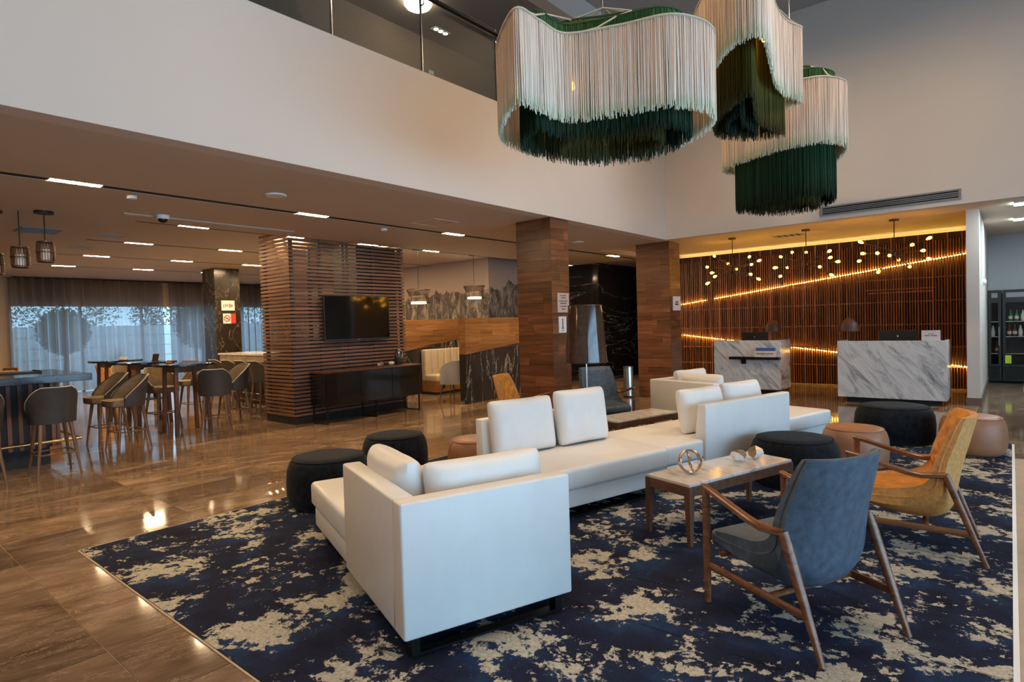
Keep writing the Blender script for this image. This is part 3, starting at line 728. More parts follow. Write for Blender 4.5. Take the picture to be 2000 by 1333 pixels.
# ------------------------------------------------------------------ lounge armchairs (local +x is forward, origin between the rear feet)
def lerp_prof(prof, v):
    n = len(prof)-1; f = min(v, .99999)*n; i = int(f); t = f-i
    # Catmull-Rom
    p = [Vector(prof[max(0, min(n, k))]) for k in (i-1, i, i+1, i+2)]
    return .5*((2*p[1])+(p[2]-p[0])*t+(2*p[0]-5*p[1]+4*p[2]-p[3])*t*t+(3*p[1]-p[0]-3*p[2]+p[3])*t*t*t)
OUT = [(.70, .300), (.56, .240), (.38, .205), (.24, .215), (.155, .290), (.125, .42), (.095, .58), (.055, .74), (.020, .885)]
INN = [(.705, .350), (.56, .335), (.40, .315), (.28, .325), (.215, .390), (.185, .48), (.150, .61), (.105, .76), (.060, .885)]
WID = [(.245,), (.262,), (.275,), (.285,), (.292,), (.290,), (.280,), (.265,), (.245,)]
CUR = [(.03,), (.07,), (.11,), (.14,), (.13,), (.115,), (.10,), (.085,), (.075,)]
def chair_surf(prof, inset, quilt=0):
    WV = [(w_[0], 0) for w_ in WID]; CV = [(c_[0], 0) for c_ in CUR]
    def fn(u, v):
        s = 2*u-1; p = lerp_prof(prof, v)
        nrm = (lerp_prof(INN, v)-lerp_prof(OUT, v)).normalized()            # towards the sitter
        wd = lerp_prof(WV, v).x-inset; cu = lerp_prof(CV, v).x
        e = cu*abs(s)**2.6
        if quilt:
            a, b = s*wd*8.0, v*8.0
            fade = min(1, (1-abs(s))*7)*min(1, max(0, v-.52)*14)*min(1, max(0, .99-v)*22)
            q_ = (abs(math.sin(math.pi*(a+b)))*abs(math.sin(math.pi*(a-b))))**.5 if quilt > .01 else .7
            e += -.004+(.010+quilt*q_)*fade
        return (p.x+nrm.x*e, s*wd, p.y+nrm.y*e)
    return fn
def armchair(label, loc, ang, skin, back_skin, quilt, group=None):
    t = thing('lounge_armchair', label, 'armchair', loc, ang, group)
    nu, nv = 17, 33
    f1, f2 = chair_surf(OUT, 0), chair_surf(INN, .008)
    A = [f1(i/(nu-1), j/(nv-1)) for i in range(nu) for j in range(nv)]
    B = [f2(i/(nu-1), j/(nv-1)) for i in range(nu) for j in range(nv)]
    fs = []; n = nu*nv
    for i in range(nu-1):
        for j in range(nv-1):
            a = i*nv+j; fs.append((a, a+nv, a+nv+1, a+1)); fs.append((n+a, n+a+1, n+a+nv+1, n+a+nv))
    ring = [i*nv for i in range(nu)]+[(nu-1)*nv+j for j in range(1, nv)]+[i*nv+nv-1 for i in range(nu-2, -1, -1)]+[j for j in range(nv-2, 0, -1)]
    for k in range(len(ring)):
        a, b = ring[k], ring[(k+1) % len(ring)]; fs.append((a, b, n+b, n+a))
    sh = MB().add(A+B, fs).build('shell', back_skin, t, smooth=True)
    MB().sweep([((Vector(A[i])+Vector(B[i]))/2) for i in ring]+[(Vector(A[ring[0]])+Vector(B[ring[0]]))/2], .006, 5, cap=False).build('edge_piping', back_skin, sh, smooth=True)
    # seat pad
    def pad(u, v):
        s = 2*u-1; x = .70-.44*v; base = lerp_prof(INN, v*.42)
        return (x, s*.238*(1-.10*v), 0)
    o = MB().prism([(.725, -.245), (.725, .245), (.24, .235), (.24, -.235)], .318, .408).build('seat_cushion', skin, t, bevel=.03, seg=3, smooth=True)
    o.rotation_euler = (0, R(3.0), 0); o.location = (0, 0, .014)
    # quilted inner back
    qf = chair_surf(INN, .022, quilt)
    MB().grid(lambda u, v: qf(u, .50+.492*v), 57, 65).build('back_pad', skin, t, smooth=True)
    for s in (-1, 1):
        y = s*.29
        MB().sweep([(.712, y, 0), (.712, y, .30), (.712, y, .615)], [(.016, .016), (.021, .019), (.020, .020)], 8, (0, 1, 0), .35).build('front_leg', 'armwood', t, smooth=True)
        MB().sweep([(.735, y, .630), (.66, y, .612), (.52, y, .570), (.40, y, .535), (.32, y, .523), (.26, y, .530), (.20, y, .535)],
                   [(.020, .013), (.024, .015), (.025, .015), (.026, .017), (.031, .017), (.029, .018), (.021, .019)], 8, (0, 0, 1), .35).build('armrest', 'armwood', t, smooth=True)
        MB().sweep([(.200, y, .540), (.17, y, .46), (.10, y, .27), (0, y, 0)], [(.021, .022), (.021, .027), (.019, .022), (.013, .014)], 8, (0, 1, 0), .35).build('rear_leg', 'armwood', t, smooth=True)
        MB().sweep([(.71, y, .205), (.075, y, .190)], (.011, .019), 8, (0, 0, 1), .35).build('side_stretcher', 'armwood', t, smooth=True)
    MB().sweep([(.30, -.285, .195), (.30, .285, .195)], (.017, .013), 8, (0, 0, 1), .35).build('cross_stretcher', 'armwood', t, smooth=True)
    MB().sweep([(.62, -.28, .29), (.62, .28, .29)], (.017, .013), 8, (0, 0, 1), .35).build('seat_rail', 'armwood', t, smooth=True)
    return t
a1 = math.atan2(.446, -.895)
armchair('slate blue leather lounge armchair seen from behind, nearest to the camera', (-.509, 3.069, .011), a1, 'greyleather', 'greyleather', .008)
armchair('cognac leather lounge armchair with diamond quilted back at the carpet edge', (-.145, 4.79, .011), math.atan2(-.10, -.995), 'cognac', 'cognac_back', .020)
armchair('slate blue leather lounge armchair beside the floor lamp, facing the camera', (-4.75, 7.48, .011), R(-32), 'greyleather', 'greyleather', .008)
armchair('cognac leather lounge armchair behind the two seat sofa pillows', (-5.24, 5.86, .011), R(22), 'cognac', 'cognac_back', .020)

# ------------------------------------------------------------------ floor lamp
fp = thing('floor_lamp', 'floor lamp with a tall glossy brown tapered shade behind the two seat sofa', 'lamp', (-3.62, 5.60, .005))
MB().lathe([(.15, 0), (.15, .018), (.03, .03), (.012, .04)], 28).build('base', 'blackmetal', fp, smooth=True)
MB().lathe([(.010, .03), (.010, 1.40)], 12).build('pole', 'steel', fp, smooth=True)
MB().lathe([(.236, 1.105), (.185, 1.735), (.182, 1.735), (.232, 1.105), (.236, 1.105)], 48, close=False).build('shade', 'lampshade', fp, smooth=True)
for r_, z_ in ((.236, 1.108), (.186, 1.732)): MB().sweep([(r_*math.cos(a), r_*math.sin(a), z_) for a in [2*math.pi*k/36 for k in range(37)]], .006, 5, cap=False).build('shade_rim', 'bronze', fp)
for a in (0, 2.09, 4.19): MB().sweep([(0, 0, 1.36), (.205*math.cos(a), .205*math.sin(a), 1.40)], .004, 5).build('spider_arm', 'steel', fp)
ellip(MB(), (0, 0, 1.45), (.03, .03, .05)).build('bulb', 'globe', fp, smooth=True)

# ------------------------------------------------------------------ fringed chandeliers
# plan outlines in metres, seen from above: x to the camera's right, y away from it
OUTL = [[(-.80, -.94), (-.60, -.78), (-.37, -.55), (.05, -.66), (.45, -.81), (.80, -.62), (.91, -.25), (.72, .45), (.15, .72), (-.5, .5), (-.93, -.1)],
        [(-.22, -1.0), (.04, -.55), (.36, .05), (.64, .40), (.90, .60), (.66, .86), (-.1, .8), (-.40, .3), (-.45, -.35), (-.42, -.9)],
        [(-.72, .62), (-.58, .0), (-.30, -.50), (.06, -.72), (.48, -.52), (.66, -.05), (.70, .35), (.40, .72), (-.25, .85)]]
INN1 = [[(-.62, -.60), (-.36, -.36), (.05, -.46), (.42, -.60), (.68, -.42), (.72, -.15), (.56, .30), (.1, .52), (-.42, .32), (-.74, -.12)],
        [(-.22, -.72), (-.04, -.38), (.20, .10), (.52, .42), (.66, .55), (.45, .68), (0, .6), (-.24, .25), (-.30, -.3)],
        [(x*.80, y*.78) for x, y in OUTL[2]]]
INN2 = [[(-.36, -.16), (.05, -.27), (.42, -.36), (.52, -.05), (.36, .2), (.05, .32), (-.32, .15)],
        [(-.16, -.36), (0, 0), (.28, .36), (.12, .44), (-.1, .22), (-.2, -.1)],
        [(x*.52, y*.50) for x, y in OUTL[2]]]
def outline(s, kind, k):
    P = INN1[kind] if .3 < k < .9 else INN2[kind] if .01 < k <= .3 else OUTL[kind]; n = len(P)
    if k < .9: k = 1 if k > .01 else 0
    f = (s % 1.0)*n; i = int(f); t = f-i
    p = [Vector(P[(i+j) % n]) for j in (-1, 0, 1, 2)]
    q = .5*((2*p[1])+(p[2]-p[0])*t+(2*p[0]-5*p[1]+4*p[2]-p[3])*t*t+(3*p[1]-p[0]-3*p[2]+p[3])*t*t*t)
    c = sum((Vector(v) for v in P), Vector((0, 0)))/n
    if k == 0: return c
    d = .5*((p[2]-p[0])+2*(2*p[0]-5*p[1]+4*p[2]-p[3])*t+3*(3*p[1]-p[0]-3*p[2]+p[3])*t*t); d = d.normalized() if d.length else Vector((1, 0))
    return q+Vector((-d.y, d.x))*(1-k)
def fringe_layer(parent, name, mat, kind, k, z0, z1, n, seed, jit=.05, thick=.0041):
    rnd = random.Random(seed); mb = MB()
    # even steps along the outline
    S = [outline(i/400, kind, k) for i in range(401)]; acc = [0]
    for i in range(400): acc.append(acc[-1]+(S[i+1]-S[i]).length)
    j = 0
    for m_ in range(n):
        d = acc[-1]*min(.9999, max(0, (m_+rnd.uniform(-.4, .4))/n))
        while j < 399 and acc[j+1] < d: j += 1
        while j > 0 and acc[j] > d: j -= 1
        p = S[j].lerp(S[j+1], (d-acc[j])/max(1e-6, acc[j+1]-acc[j])); tg_ = (S[j+1]-S[j]).normalized(); nr = Vector((-tg_.y, tg_.x))
        for row in range(2):
            q = p+nr*(row*.016+rnd.uniform(-.006, .006))
            zb = z0+rnd.uniform(-jit, jit*.6); dx, dy = rnd.uniform(-.008, .008), rnd.uniform(-.008, .008); t = thick*rnd.uniform(.75, 1.15)
            vsx = [(q.x+ox+tt*math.cos(a), q.y+oy+tt*math.sin(a), zz) for (zz, ox, oy, tt) in ((z1, 0, 0, t), (zb, dx, dy, t*.9)) for a in (0, 2.094, 4.189)]
            mb.add(vsx, [(0, 1, 4, 3), (1, 2, 5, 4), (2, 0, 3, 5), (5, 4, 3)])
    return mb.build(name, mat, parent, kind='stuff')
def rope(parent, name, mat, kind, k, z, t=.011):
    pts = [(*outline(i/96, kind, k), z) for i in range(97)]
    return MB().sweep(pts, t, 6, cap=False).build(name, mat, parent, smooth=True)
def chandelier(label, loc, kind, h, drop, inner, ztop=6.6):
    t = thing('fringe_chandelier', label, 'chandelier', loc, R(39.9), 'fringed chandeliers in the atrium')
    n = 1000; K1, K2 = .6, .2
    fringe_layer(t, 'outer_fringe', 'fr_cream', kind, 1, 0, h, n, 11+kind)
    rope(t, 'outer_rim', 'creamrope', kind, 1.004, h); rope(t, 'outer_cord', 'creamrope', kind, .985, h+.012, .006)
    fringe_layer(t, 'inner_fringe', inner[0], kind, K1, -drop, h+.17, int(n*.75), 31+kind, .07)
    rope(t, 'inner_rim', 'greenrope', kind, K1+.005, h+.17)
    fringe_layer(t, 'core_fringe', inner[1], kind, K2, -drop*1.1, h+.28, int(n*.42), 51+kind, .08)
    rope(t, 'core_rim', 'greenrope', kind, K2+.006, h+.28)
    for k in range(6):
        a = k/6+.04; q0, q1, q2 = outline(a, kind, 1), outline(a, kind, K1), outline(a, kind, K2); q3 = outline(a, kind, 0)
        MB().sweep([(*q0, h), (*((q0+q1)/2), h+.06), (*q1, h+.17), (*q2, h+.28), (*q3, h+.34)], .008, 5).build('frame_spoke', 'creamrope', t, smooth=True)
    c = outline(0, kind, 0)
    MB().sweep([(*c, h+.33), (*c, ztop-loc[2])], .006, 6).build('suspension_cable', 'steel', t)
    MB().lathe([(.07, ztop-loc[2]-.03), (.07, ztop-loc[2])], 16, c).build('ceiling_rose', 'white', t)
    for k in range(3):
        q = (outline(k/3+.15, kind, 1)+outline(k/3+.15, kind, K1))/2
        ellip(MB(), (q.x, q.y, h*.40), (.024, .024, .036), 10, 6).build('bulb', 'bulb', t, smooth=True)
        MB().sweep([(*q, h*.43), (*q, h+.08)], .004, 5).build('bulb_flex', 'black', t)
    return t
chandelier('large cream and green fringed chandelier nearest the camera', (-2.88, 4.82, 3.25), 0, .69, .07, ('fr_green', 'fr_olive'))
chandelier('cream fringed chandelier with olive inner fringe, hung highest, cut off by the top edge', (-2.11, 6.38, 4.0), 1, .80, .36, ('fr_olive', 'fr_green'))
chandelier('smaller cream and green fringed chandelier, lowest, above the reception end', (-2.31, 8.84, 3.74), 2, .80, .60, ('fr_green', 'fr_olive'))

# ------------------------------------------------------------------ reception slat wall
sw = thing('slat_wall', 'tall reception feature wall of thin vertical wooden slats with two glowing diagonal lines', 'feature wall', (-3.6, 14.62, 0))
def topd(x): return 1.945+(x+6.45)*(2.685-1.945)/(6.45-.61)
def lowd(x): return 1.150+(x+6.45)*(.456-1.150)/(6.45-.62)
rs = random.Random(3)
unit = MB().box(-.5, .5, -.5, .5, 0, 1).mesh('slat'); unit.materials.append(M['recslat'])
x = -6.66; k = 0
while x < -.60:
    wd = .017 if k % 5 else .024
    lx = x+3.6
    a, b = lowd(x), topd(x)
    o = put('slat', unit, None, sw, loc=(lx, -.115-(.012 if k % 5 == 0 else 0), a)); o.scale = (wd, .045, b-a)      # proud middle field
    if k % 5 != 0:
        o = put('slat', unit, None, sw, loc=(lx, -.03, b)); o.scale = (wd, .045, 3.115-b)
        o = put('slat', unit, None, sw, loc=(lx, -.03, .03)); o.scale = (wd, .045, a-.03)
    else:
        o = put('slat', unit, None, sw, loc=(lx, -.035, .03)); o.scale = (wd, .055, 3.085)
    x += .046+rs.choice((0, 0, .004)); k += 1
for z in (2.25, 1.785, 1.32, .866):
    xs0 = -6.66 if z < 1.9 else -6.45+(z-1.945)*(5.84/.74)+.15
    MB().box(xs0+3.6, 2.98, -.137, -.122, z-.013, z+.013).build('batten', 'recslat', sw)
MB().box(-3.06, 2.98, -.055, -.045, .45, .475).build('batten', 'recslat', sw)
for (z, x0, x1) in ((2.045, -2.35, -1.15), (1.98, -2.30, -1.2)): MB().box(x0+3.6, x1+3.6, -.145, -.138, z-.012, z+.012).build('batten', 'recslat', sw)
def strip(name, f, x0, x1, y, dz, nseg=1):
    vsx = [(x0+3.6, y-.006, f(x0)+dz), (x1+3.6, y-.006, f(x1)+dz), (x1+3.6, y+.006, f(x1)+dz), (x0+3.6, y+.006, f(x0)+dz)]
    vsx += [(a, b, c+.012) for a, b, c in vsx]
    return MB().add(vsx, [(0, 3, 2, 1), (4, 5, 6, 7), (0, 1, 5, 4), (1, 2, 6, 5), (2, 3, 7, 6), (3, 0, 4, 7)]).build(name, 'led', sw)
strip('led_strip', topd, -6.6, -5.80, -.075, -.014); strip('led_strip', topd, -5.60, -.62, -.075, -.014)
strip('led_strip', lowd, -6.6, -.62, -.075, .004)
MB().box(-3.0, 3.0, .08, .13, 3.055, 3.07).build('cove_light', 'cove', sw)
MB().box(-3.04, 2.98, -.16, .0, 0, .03).build('plinth', 'travertine', sw); MB().box(-3.06, 2.98, -.058, -.052, 2.985, 3.118).build('cove_mask_rail', 'recback', sw)  # dark rail added to hide the cove strip behind the slat tops

# ------------------------------------------------------------------ reception desks
def desk(label, x0, x1, y0, shelf=False):
    cx = (x0+x1)/2
    t = thing('reception_desk', label, 'desk', (cx, y0+.35, 0)); hw = (x1-x0)/2
    MB().box(-hw, hw, -.35, -.31, .09, 1.085).build('front_panel', 'deskmarble', t, bevel=.003)
    for s in (-1, 1): MB().box(s*hw-(.04 if s > 0 else 0), s*hw+(.04 if s < 0 else 0), -.31, .35, .09, 1.085).build('side_panel', 'deskmarble', t, bevel=.003)
    MB().box(-hw+.12, hw-.12, -.22, .30, 0, .09).build('plinth', 'black', t)
    MB().box(-hw+.04, hw-.04, -.31, .33, .74, .77).build('worktop', 'walnut', t)
    MB().box(-hw+.04, hw-.04, -.29, -.27, .09, .74).build('inner_panel', 'recback', t)
    return t
desk('large grey and white marble reception desk on dark recessed plinth', -2.40, -.80, 11.97)
d2 = desk('smaller marble reception desk with a dark shelf on its front', -4.86, -3.52, 12.5)
MB().box(-.30, .68, -.50, -.35, .70, .755).build('front_shelf', 'blackmetal', d2, bevel=.003)
MB().box(-.1, .0, -.36, -.34, .60, .70).build('shelf_bracket', 'blackmetal', d2)
def monitor(label, loc, rz=0, wd=.52):
    t = thing('computer_monitor', label, 'monitor', loc, rz)
    MB().box(-wd/2, wd/2, -.02, .02, .15, .15+wd*.6).build('housing', 'black', t, bevel=.006)
    MB().box(-wd/2+.012, wd/2-.012, .02, .023, .165, .135+wd*.6).build('screen', 'tvglass', t)
    MB().box(-.035, .035, -.045, -.02, .0, .26).build('stand', 'steel', t, bevel=.004)
    MB().lathe([(.10, 0), (.10, .012)], 20).build('foot', 'steel', t)
    ellip(MB(), (0, -.03, .15+wd*.42), (.018, .008, .018), 10, 6).build('emblem', 'steel', t)
    return t
monitor('black computer monitor behind the large marble desk', (-1.52, 12.3, .77), 0, .56)
monitor('black computer monitor behind the smaller marble desk', (-4.12, 12.85, .77), 0, .54)
def dome_lamp(label, loc):
    t = thing('desk_lamp', label, 'lamp', loc)
    MB().lathe([(.09, 0), (.09, .015), (.02, .03)], 20).build('base', 'bronze', t, smooth=True)
    MB().lathe([(.014, .02), (.014, .56)], 10).build('stem', 'bronze', t, smooth=True)
    MB().lathe([(.165, .48), (.158, .55), (.135, .62), (.09, .68), (.035, .71), (.012, .735), (.01, .735), (.03, .70), (.08, .67), (.125, .61), (.15, .55), (.16, .48)], 28, close=False).build('shade', 'domeshade', t, smooth=True)
    ellip(MB(), (0, 0, .58), (.03, .03, .04)).build('bulb', 'globe', t, smooth=True)
    return t
dome_lamp('brown dome desk lamp behind the smaller marble desk', (-3.80, 12.98, .77))
dome_lamp('brown dome desk lamp at the near end of the large marble desk', (-2.28, 12.38, .77))
def tent_card(name, label, loc, rz, wd, h, lines, matc='paper', inkm='ink', extra=None):
    t = thing(name, label, 'sign', loc, rz)
    MB().box(-wd/2, wd/2, -.004, .004, 0, h).build('card', matc, t)
    for (x0, x1, z0, z1, mt) in lines: MB().box(x0*wd/2, x1*wd/2, -.0055, -.004, z0*h, z1*h).build('print', mt, t)
    return t
sg = thing('counter_sign', 'small white counter sign standing on the large marble desk', 'sign', (-1.02, 12.02, 1.085))
MB().box(-.13, .13, -.004, .004, 0, .17).build('card', 'paper', sg); MB().box(-.1, .1, .0, .06, 0, .006).build('foot', 'paper', sg)
def print_line(parent, widths, h, x, y, z, axis, mat='ink', t=.0012):
    """a row of tiny printed words, too small to read: one dark block for each word; axis = 'x' (faces -y) or 'y' (faces +x)"""
    tot = sum(widths)+.012*(len(widths)-1); p = -tot/2
    for w_ in widths:
        if axis == 'x': MB().box(x+p, x+p+w_, y-t, y, z, z+h).build('print', mat, parent)
        else: MB().box(x, x+t, y+p, y+p+w_, z, z+h).build('print', mat, parent)
        p += w_+.012
print_line(sg, [.07, .09], .018, 0, -.004, .072, 'x', 'stonegrey'); print_line(sg, [.08], .010, 0, -.004, .105, 'x', 'stonegrey')
bk = thing('leaflet_box', 'white leaflet box with blue band on the desk shelf', 'box', (-3.78, 12.42, .755))
MB().box(-.20, .20, -.05, .05, 0, .12).build('carton', 'paper', bk); MB().box(-.18, .18, -.02, .045, .12, .18).build('leaflets', 'blueprint', bk)
print_line(bk, [.18, .13], .024, 0, -.05, .055, 'x', 'stonegrey'); print_line(bk, [.16], .008, 0, -.05, .035, 'x', 'stonegrey')

# ------------------------------------------------------------------ sputnik pendants
SP = [((-4.40, 12.42, 2.545), [(-.52, .37, .36), (-.65, .29, .13), (-.31, .6, .19), (.18, .47, .28), (.43, .3, .17), (.21, .49, .12), (-.25, -.45, -.06), (-.18, -.49, -.14), (-.44, -.22, -.25), (-.14, .62, .06), (.52, -.49, -.15), (.41, .3, -.2)], 'branching bulb pendant over the smaller marble desk, beside the wooden column'),
      ((-3.00, 12.42, 2.54), [(-.56, .37, .22), (-.38, .51, .3), (-.14, .58, .28), (.49, -.42, .17), (.51, -.45, .05), (.6, -.29, -.02), (-.48, -.27, -.04), (-.48, .52, .01), (-.57, .36, -.17), (.36, -.57, -.11), (.51, -.37, -.26)], 'branching bulb pendant in the middle of the three over the reception'),
      ((-1.57, 12.42, 2.595), [(-.47, -.23, .24), (-.41, -.4, .02), (-.59, .3, -.05), (-.17, -.56, -.01), (.01, -.62, -.07), (-.17, -.49, -.32), (-.01, .61, -.06), (.16, .53, -.2), (.46, .36, -.1), (.46, -.46, -.02), (.32, -.55, .08), (.53, -.29, .19)], 'branching bulb pendant over the large marble desk, nearest the cooler nook')]
for loc, arms, lab in SP:
    t = thing('bulb_pendant', lab, 'pendant lamp', loc, 0, 'branching pendants over the reception')
    ellip(MB(), (0, 0, 0), (.045, .045, .075), 12, 8).build('hub', 'bronze', t, smooth=True)
    MB().sweep([(0, 0, .05), (0, 0, CR-loc[2]-.02)], .008, 6).build('rod', 'bronze', t)
    MB().lathe([(.075, CR-loc[2]-.03), (.075, CR-loc[2])], 20).build('canopy', 'bronze', t, smooth=True)
    for a in arms:
        v = Vector(a); e = v.normalized()
        ar = MB().sweep([(0, 0, a[2]*.2), v*.86], .006, 6).build('arm', 'bronze', t)
        MB().sweep([v*.84, v*.93], .016, 8).build('socket', 'bronze', ar, smooth=True)
        bb = MB(); pts = [v*.93+e*d for d in (0, .02, .045, .07, .085, .092)]
        bb.sweep(pts, [(.010, .010), (.018, .018), (.026, .026), (.024, .024), (.014, .014), (.003, .003)], 10).build('bulb', 'bulb', ar, smooth=True)

# ------------------------------------------------------------------ bar with stools
bar = thing('bar_counter', 'dark stone topped bar with vertical slatted front and brass foot rail', 'bar', (-9.7, -.5, 0))
MB().box(-.95, .95, -3.6, 2.83, 1.02, 1.105).build('stone_top', 'darkstone', bar, bevel=.004)
MB().box(-.75, .63, -3.5, 2.52, .22, 1.02).build('body', 'black', bar)
MB().box(-.70, .58, -3.45, 2.45, 0, .22).build('plinth', 'black', bar)
bs = MB().box(-.018, .018, -.02, .02, .22, 1.015).mesh('slat'); bs.materials.append(M['walnut_z'])
y = 2.48
while y > -.6: put('slat', bs, None, bar, loc=(.645, y, 0)); y -= .105
x = .60
while x > -.7: put('slat', bs, None, bar, loc=(x, 2.535, 0)); x -= .105
MB().sweep([(.80, -3.4, .30), (.80, 2.72, .30), (-.7, 2.72, .30)], .018, 10).build('foot_rail', 'brass', bar, smooth=True)
for y in (-1.4, .0, 1.4, 2.6):
    MB().sweep([(.80, y, .30), (.80, y, .0)], .011, 8).build('rail_post', 'brass', bar, smooth=True)
    MB().lathe([(.03, 0), (.03, .012)], 12, (.80, y)).build('rail_foot', 'brass', bar)
tray = thing('napkin_caddy', 'dark box of bar supplies on the near end of the bar top', 'box', (-9.35, .95, 1.105))
MB().box(-.14, .14, -.2, .2, 0, .12).build('body', 'black', tray, bevel=.004)
MB().box(-.12, .12, -.18, -.02, .12, .19).build('dispenser', 'bronze', tray, bevel=.004)
tr2 = thing('drinks_tray', 'flat black tray lying on the bar top', 'tray', (-9.9, 1.75, 1.105))
MB().box(-.2, .2, -.28, .28, 0, .015).build('base', 'black', tr2); MB().box(-.2, .2, .26, .28, .015, .03).build('rim', 'black', tr2)

def shell_pt(a, v, off):
    """bucket shell of a stool; a=-1..1 round the back from arm to arm, v=0 bottom..1 rim"""
    th = a*R(118)
    top = .715+.285*max(0, math.cos(th*.62))**2.6 if abs(a) > .001 else 1.0
    top = .715+.285*(1-max(0, (abs(a)-.30)/.70)**1.25)
    r = .235-.02*(1-v)+off
    lean = .055*(v**1.3)*(1-abs(a)**2)
    zz = .60+(top-.60)*v
    return (-(r+lean)*math.cos(th)*(.98), (r*1.02)*math.sin(th), zz)
def make_stool(outer, inner):
    t = thing('bar_stool', 'x', 'bar stool')
    N, K = 21, 7
    A = [shell_pt(-1+2*i/(N-1), j/(K-1), 0) for i in range(N) for j in range(K)]
    B = [shell_pt(-1+2*i/(N-1), j/(K-1), -.028) for i in range(N) for j in range(K)]
    fs = []; n = N*K
    for i in range(N-1):
        for j in range(K-1): a = i*K+j; fs.append((a, a+K, a+K+1, a+1))
    MB().add(A, fs+[]).build('outer_shell', outer, t, smooth=True)
    MB().add(B, fs).build('inner_shell', inner, t, smooth=True)
    rim = [(Vector(A[i*K+K-1])+Vector(B[i*K+K-1]))/2 for i in range(N)]
    MB().sweep([A[0]]+rim+[A[(N-1)*K]], .015, 6).build('piping', outer, t, smooth=True)
    MB().sweep([Vector(A[i*K+K-1])+Vector((0, 0, .008)) for i in range(N)], .0055, 5).build('welt', 'piping', t, smooth=True)
    MB().prism([(.235+.0*k, 0) for k in ()]+[(.245, -.16), (.262, 0), (.245, .16)]+[(.195*math.cos(R(a)), .195*math.sin(R(a))) for a in range(70, 291, 20)], .60, .70).build('seat_cushion', inner, t, bevel=.02, smooth=True)
    MB().sweep([(.247, -.16, .69), (.266, 0, .69), (.247, .16, .69)], .006, 5).build('seat_welt', 'piping', t)
    for sx in (-1, 1):
        for sy in (-1, 1):
            MB().sweep([(sx*.13, sy*.13, .64), (sx*.205, sy*.20, 0)], [(.024, .024), (.011, .011)], 8).build('leg', 'legwood', t, smooth=True)
    q = .178
    for a, b in (((q, -q), (q, q)), ((-q, -q), (-q, q)), ((-q, -q), (q, -q)), ((-q, q), (q, q))):
        MB().sweep([(*a, .26), (*b, .26)], .009, 6).build('foot_bar', 'legwood', t, smooth=True)
    return t
st = make_stool('stoolgrey', 'stooltan'); st2 = make_stool('stoolgrey2', 'stoolgrey2')
st['label'] = 'charcoal bar stool with its back to us, fully in view at the bar front'
st.location = (-8.34, 1.82, 0); st.rotation_euler = (0, 0, R(180)); st['group'] = 'stools at the dark bar'
SG = 'stools at the dark bar'; TG = 'stools at the high tables'
dup(st, 'charcoal bar stool cut off by the picture edge at the bar front', (-8.34, 1.16, 0), R(180), SG)
dup(st, 'charcoal bar stool at the end of the bar, showing its seat with cream piping', (-9.30, 2.86, 0), R(-84), SG)
dup(st, 'charcoal bar stool at the end of the bar, half hidden behind the next stool', (-10.05, 2.84, 0), R(-84), SG)
dup(st, 'charcoal bar stool seen from behind at the high table nearest the slatted tower', (-9.46, 4.12, 0), R(150), TG)
dup(st, 'charcoal bar stool between the two nearer high tables, facing the slatted tower', (-10.86, 3.86, 0), R(10), TG)
dup(st, 'charcoal bar stool between the two farther high tables, facing the slatted tower', (-12.45, 3.86, 0), R(10), TG)
dup(st, 'charcoal bar stool on the window side of the high table nearest the slatted tower', (-10.15, 4.72, 0), R(-90), TG)
dup(st, 'charcoal bar stool on the window side of the middle high table', (-11.75, 4.72, 0), R(-90), TG)
st2['label'] = 'taupe bar stool at the stone counter, nearest the slatted tower'; st2['group'] = 'stools at the stone counter'
st2.location = (-10.42, 5.70, 0); st2.rotation_euler = (0, 0, R(90))
for k, nm in ((1, 'second'), (2, 'third'), (3, 'fourth'), (4, 'fifth')):
    dup(st2, 'taupe bar stool at the stone counter, %s from the slatted tower' % nm, (-10.42-.56*k, 5.70, 0), R(90), 'stools at the stone counter')

def high_table(label, loc):
    t = thing('high_table', label, 'high table', loc, 0, 'high tables')
    pts = []
    for k in range(28):
        a = 2*math.pi*k/28; c, s = math.cos(a), math.sin(a); e = .72
        pts.append((.43*math.copysign(abs(c)**e, c), .43*math.copysign(abs(s)**e, s)))
    MB().prism(pts, 1.055, 1.09).build('top', 'darkstone', t, bevel=.006)
    for sx in (-1, 1):
        for sy in (-1, 1):
            MB().sweep([(sx*.22, sy*.22, 1.055), (sx*.25, sy*.25, 0)], (.036, .036), 4, (0, 1, 0)).build('leg', 'walnut_z', t)
    for s in (-1, 1):
        MB().box(-.24, .24, s*.22-.015, s*.22+.015, .96, 1.055).build('apron', 'walnut', t); MB().box(s*.22-.015, s*.22+.015, -.2, .2, .96, 1.055).build('apron', 'walnut', t)
    return t
ht = high_table('dark topped high table nearest the slatted tower', (-10.12, 3.95, 0))
dup(ht, 'dark topped high table in the middle of the three', (-11.70, 3.95, 0), 0, 'high tables')
dup(ht, 'dark topped high table nearest the curtains', (-13.35, 3.95, 0), 0, 'high tables')
def menu(label, loc, rz, mat='recback', h=.13, wd=.12):
    t = thing('table_card', label, 'menu card', loc, rz)
    MB().add([(-wd/2, -.02, 0), (wd/2, -.02, 0), (wd/2, .02, h), (-wd/2, .02, h), (-wd/2, -.012, 0), (wd/2, -.012, 0), (wd/2, .028, h), (-wd/2, .028, h)], [(0, 3, 2, 1), (4, 5, 6, 7), (0, 1, 5, 4), (1, 2, 6, 5), (2, 3, 7, 6), (3, 0, 4, 7)]).build('board', mat, t)
    MB().box(-wd/2, wd/2, -.035, .05, 0, .008).build('foot', 'walnut', t); return t
menu('brown menu card standing on the middle high table', (-11.62, 4.05, 1.09), R(30))
menu('tan block on the high table nearest the slatted tower', (-10.35, 3.80, 1.09), R(20), 'boothwood', .05, .12)
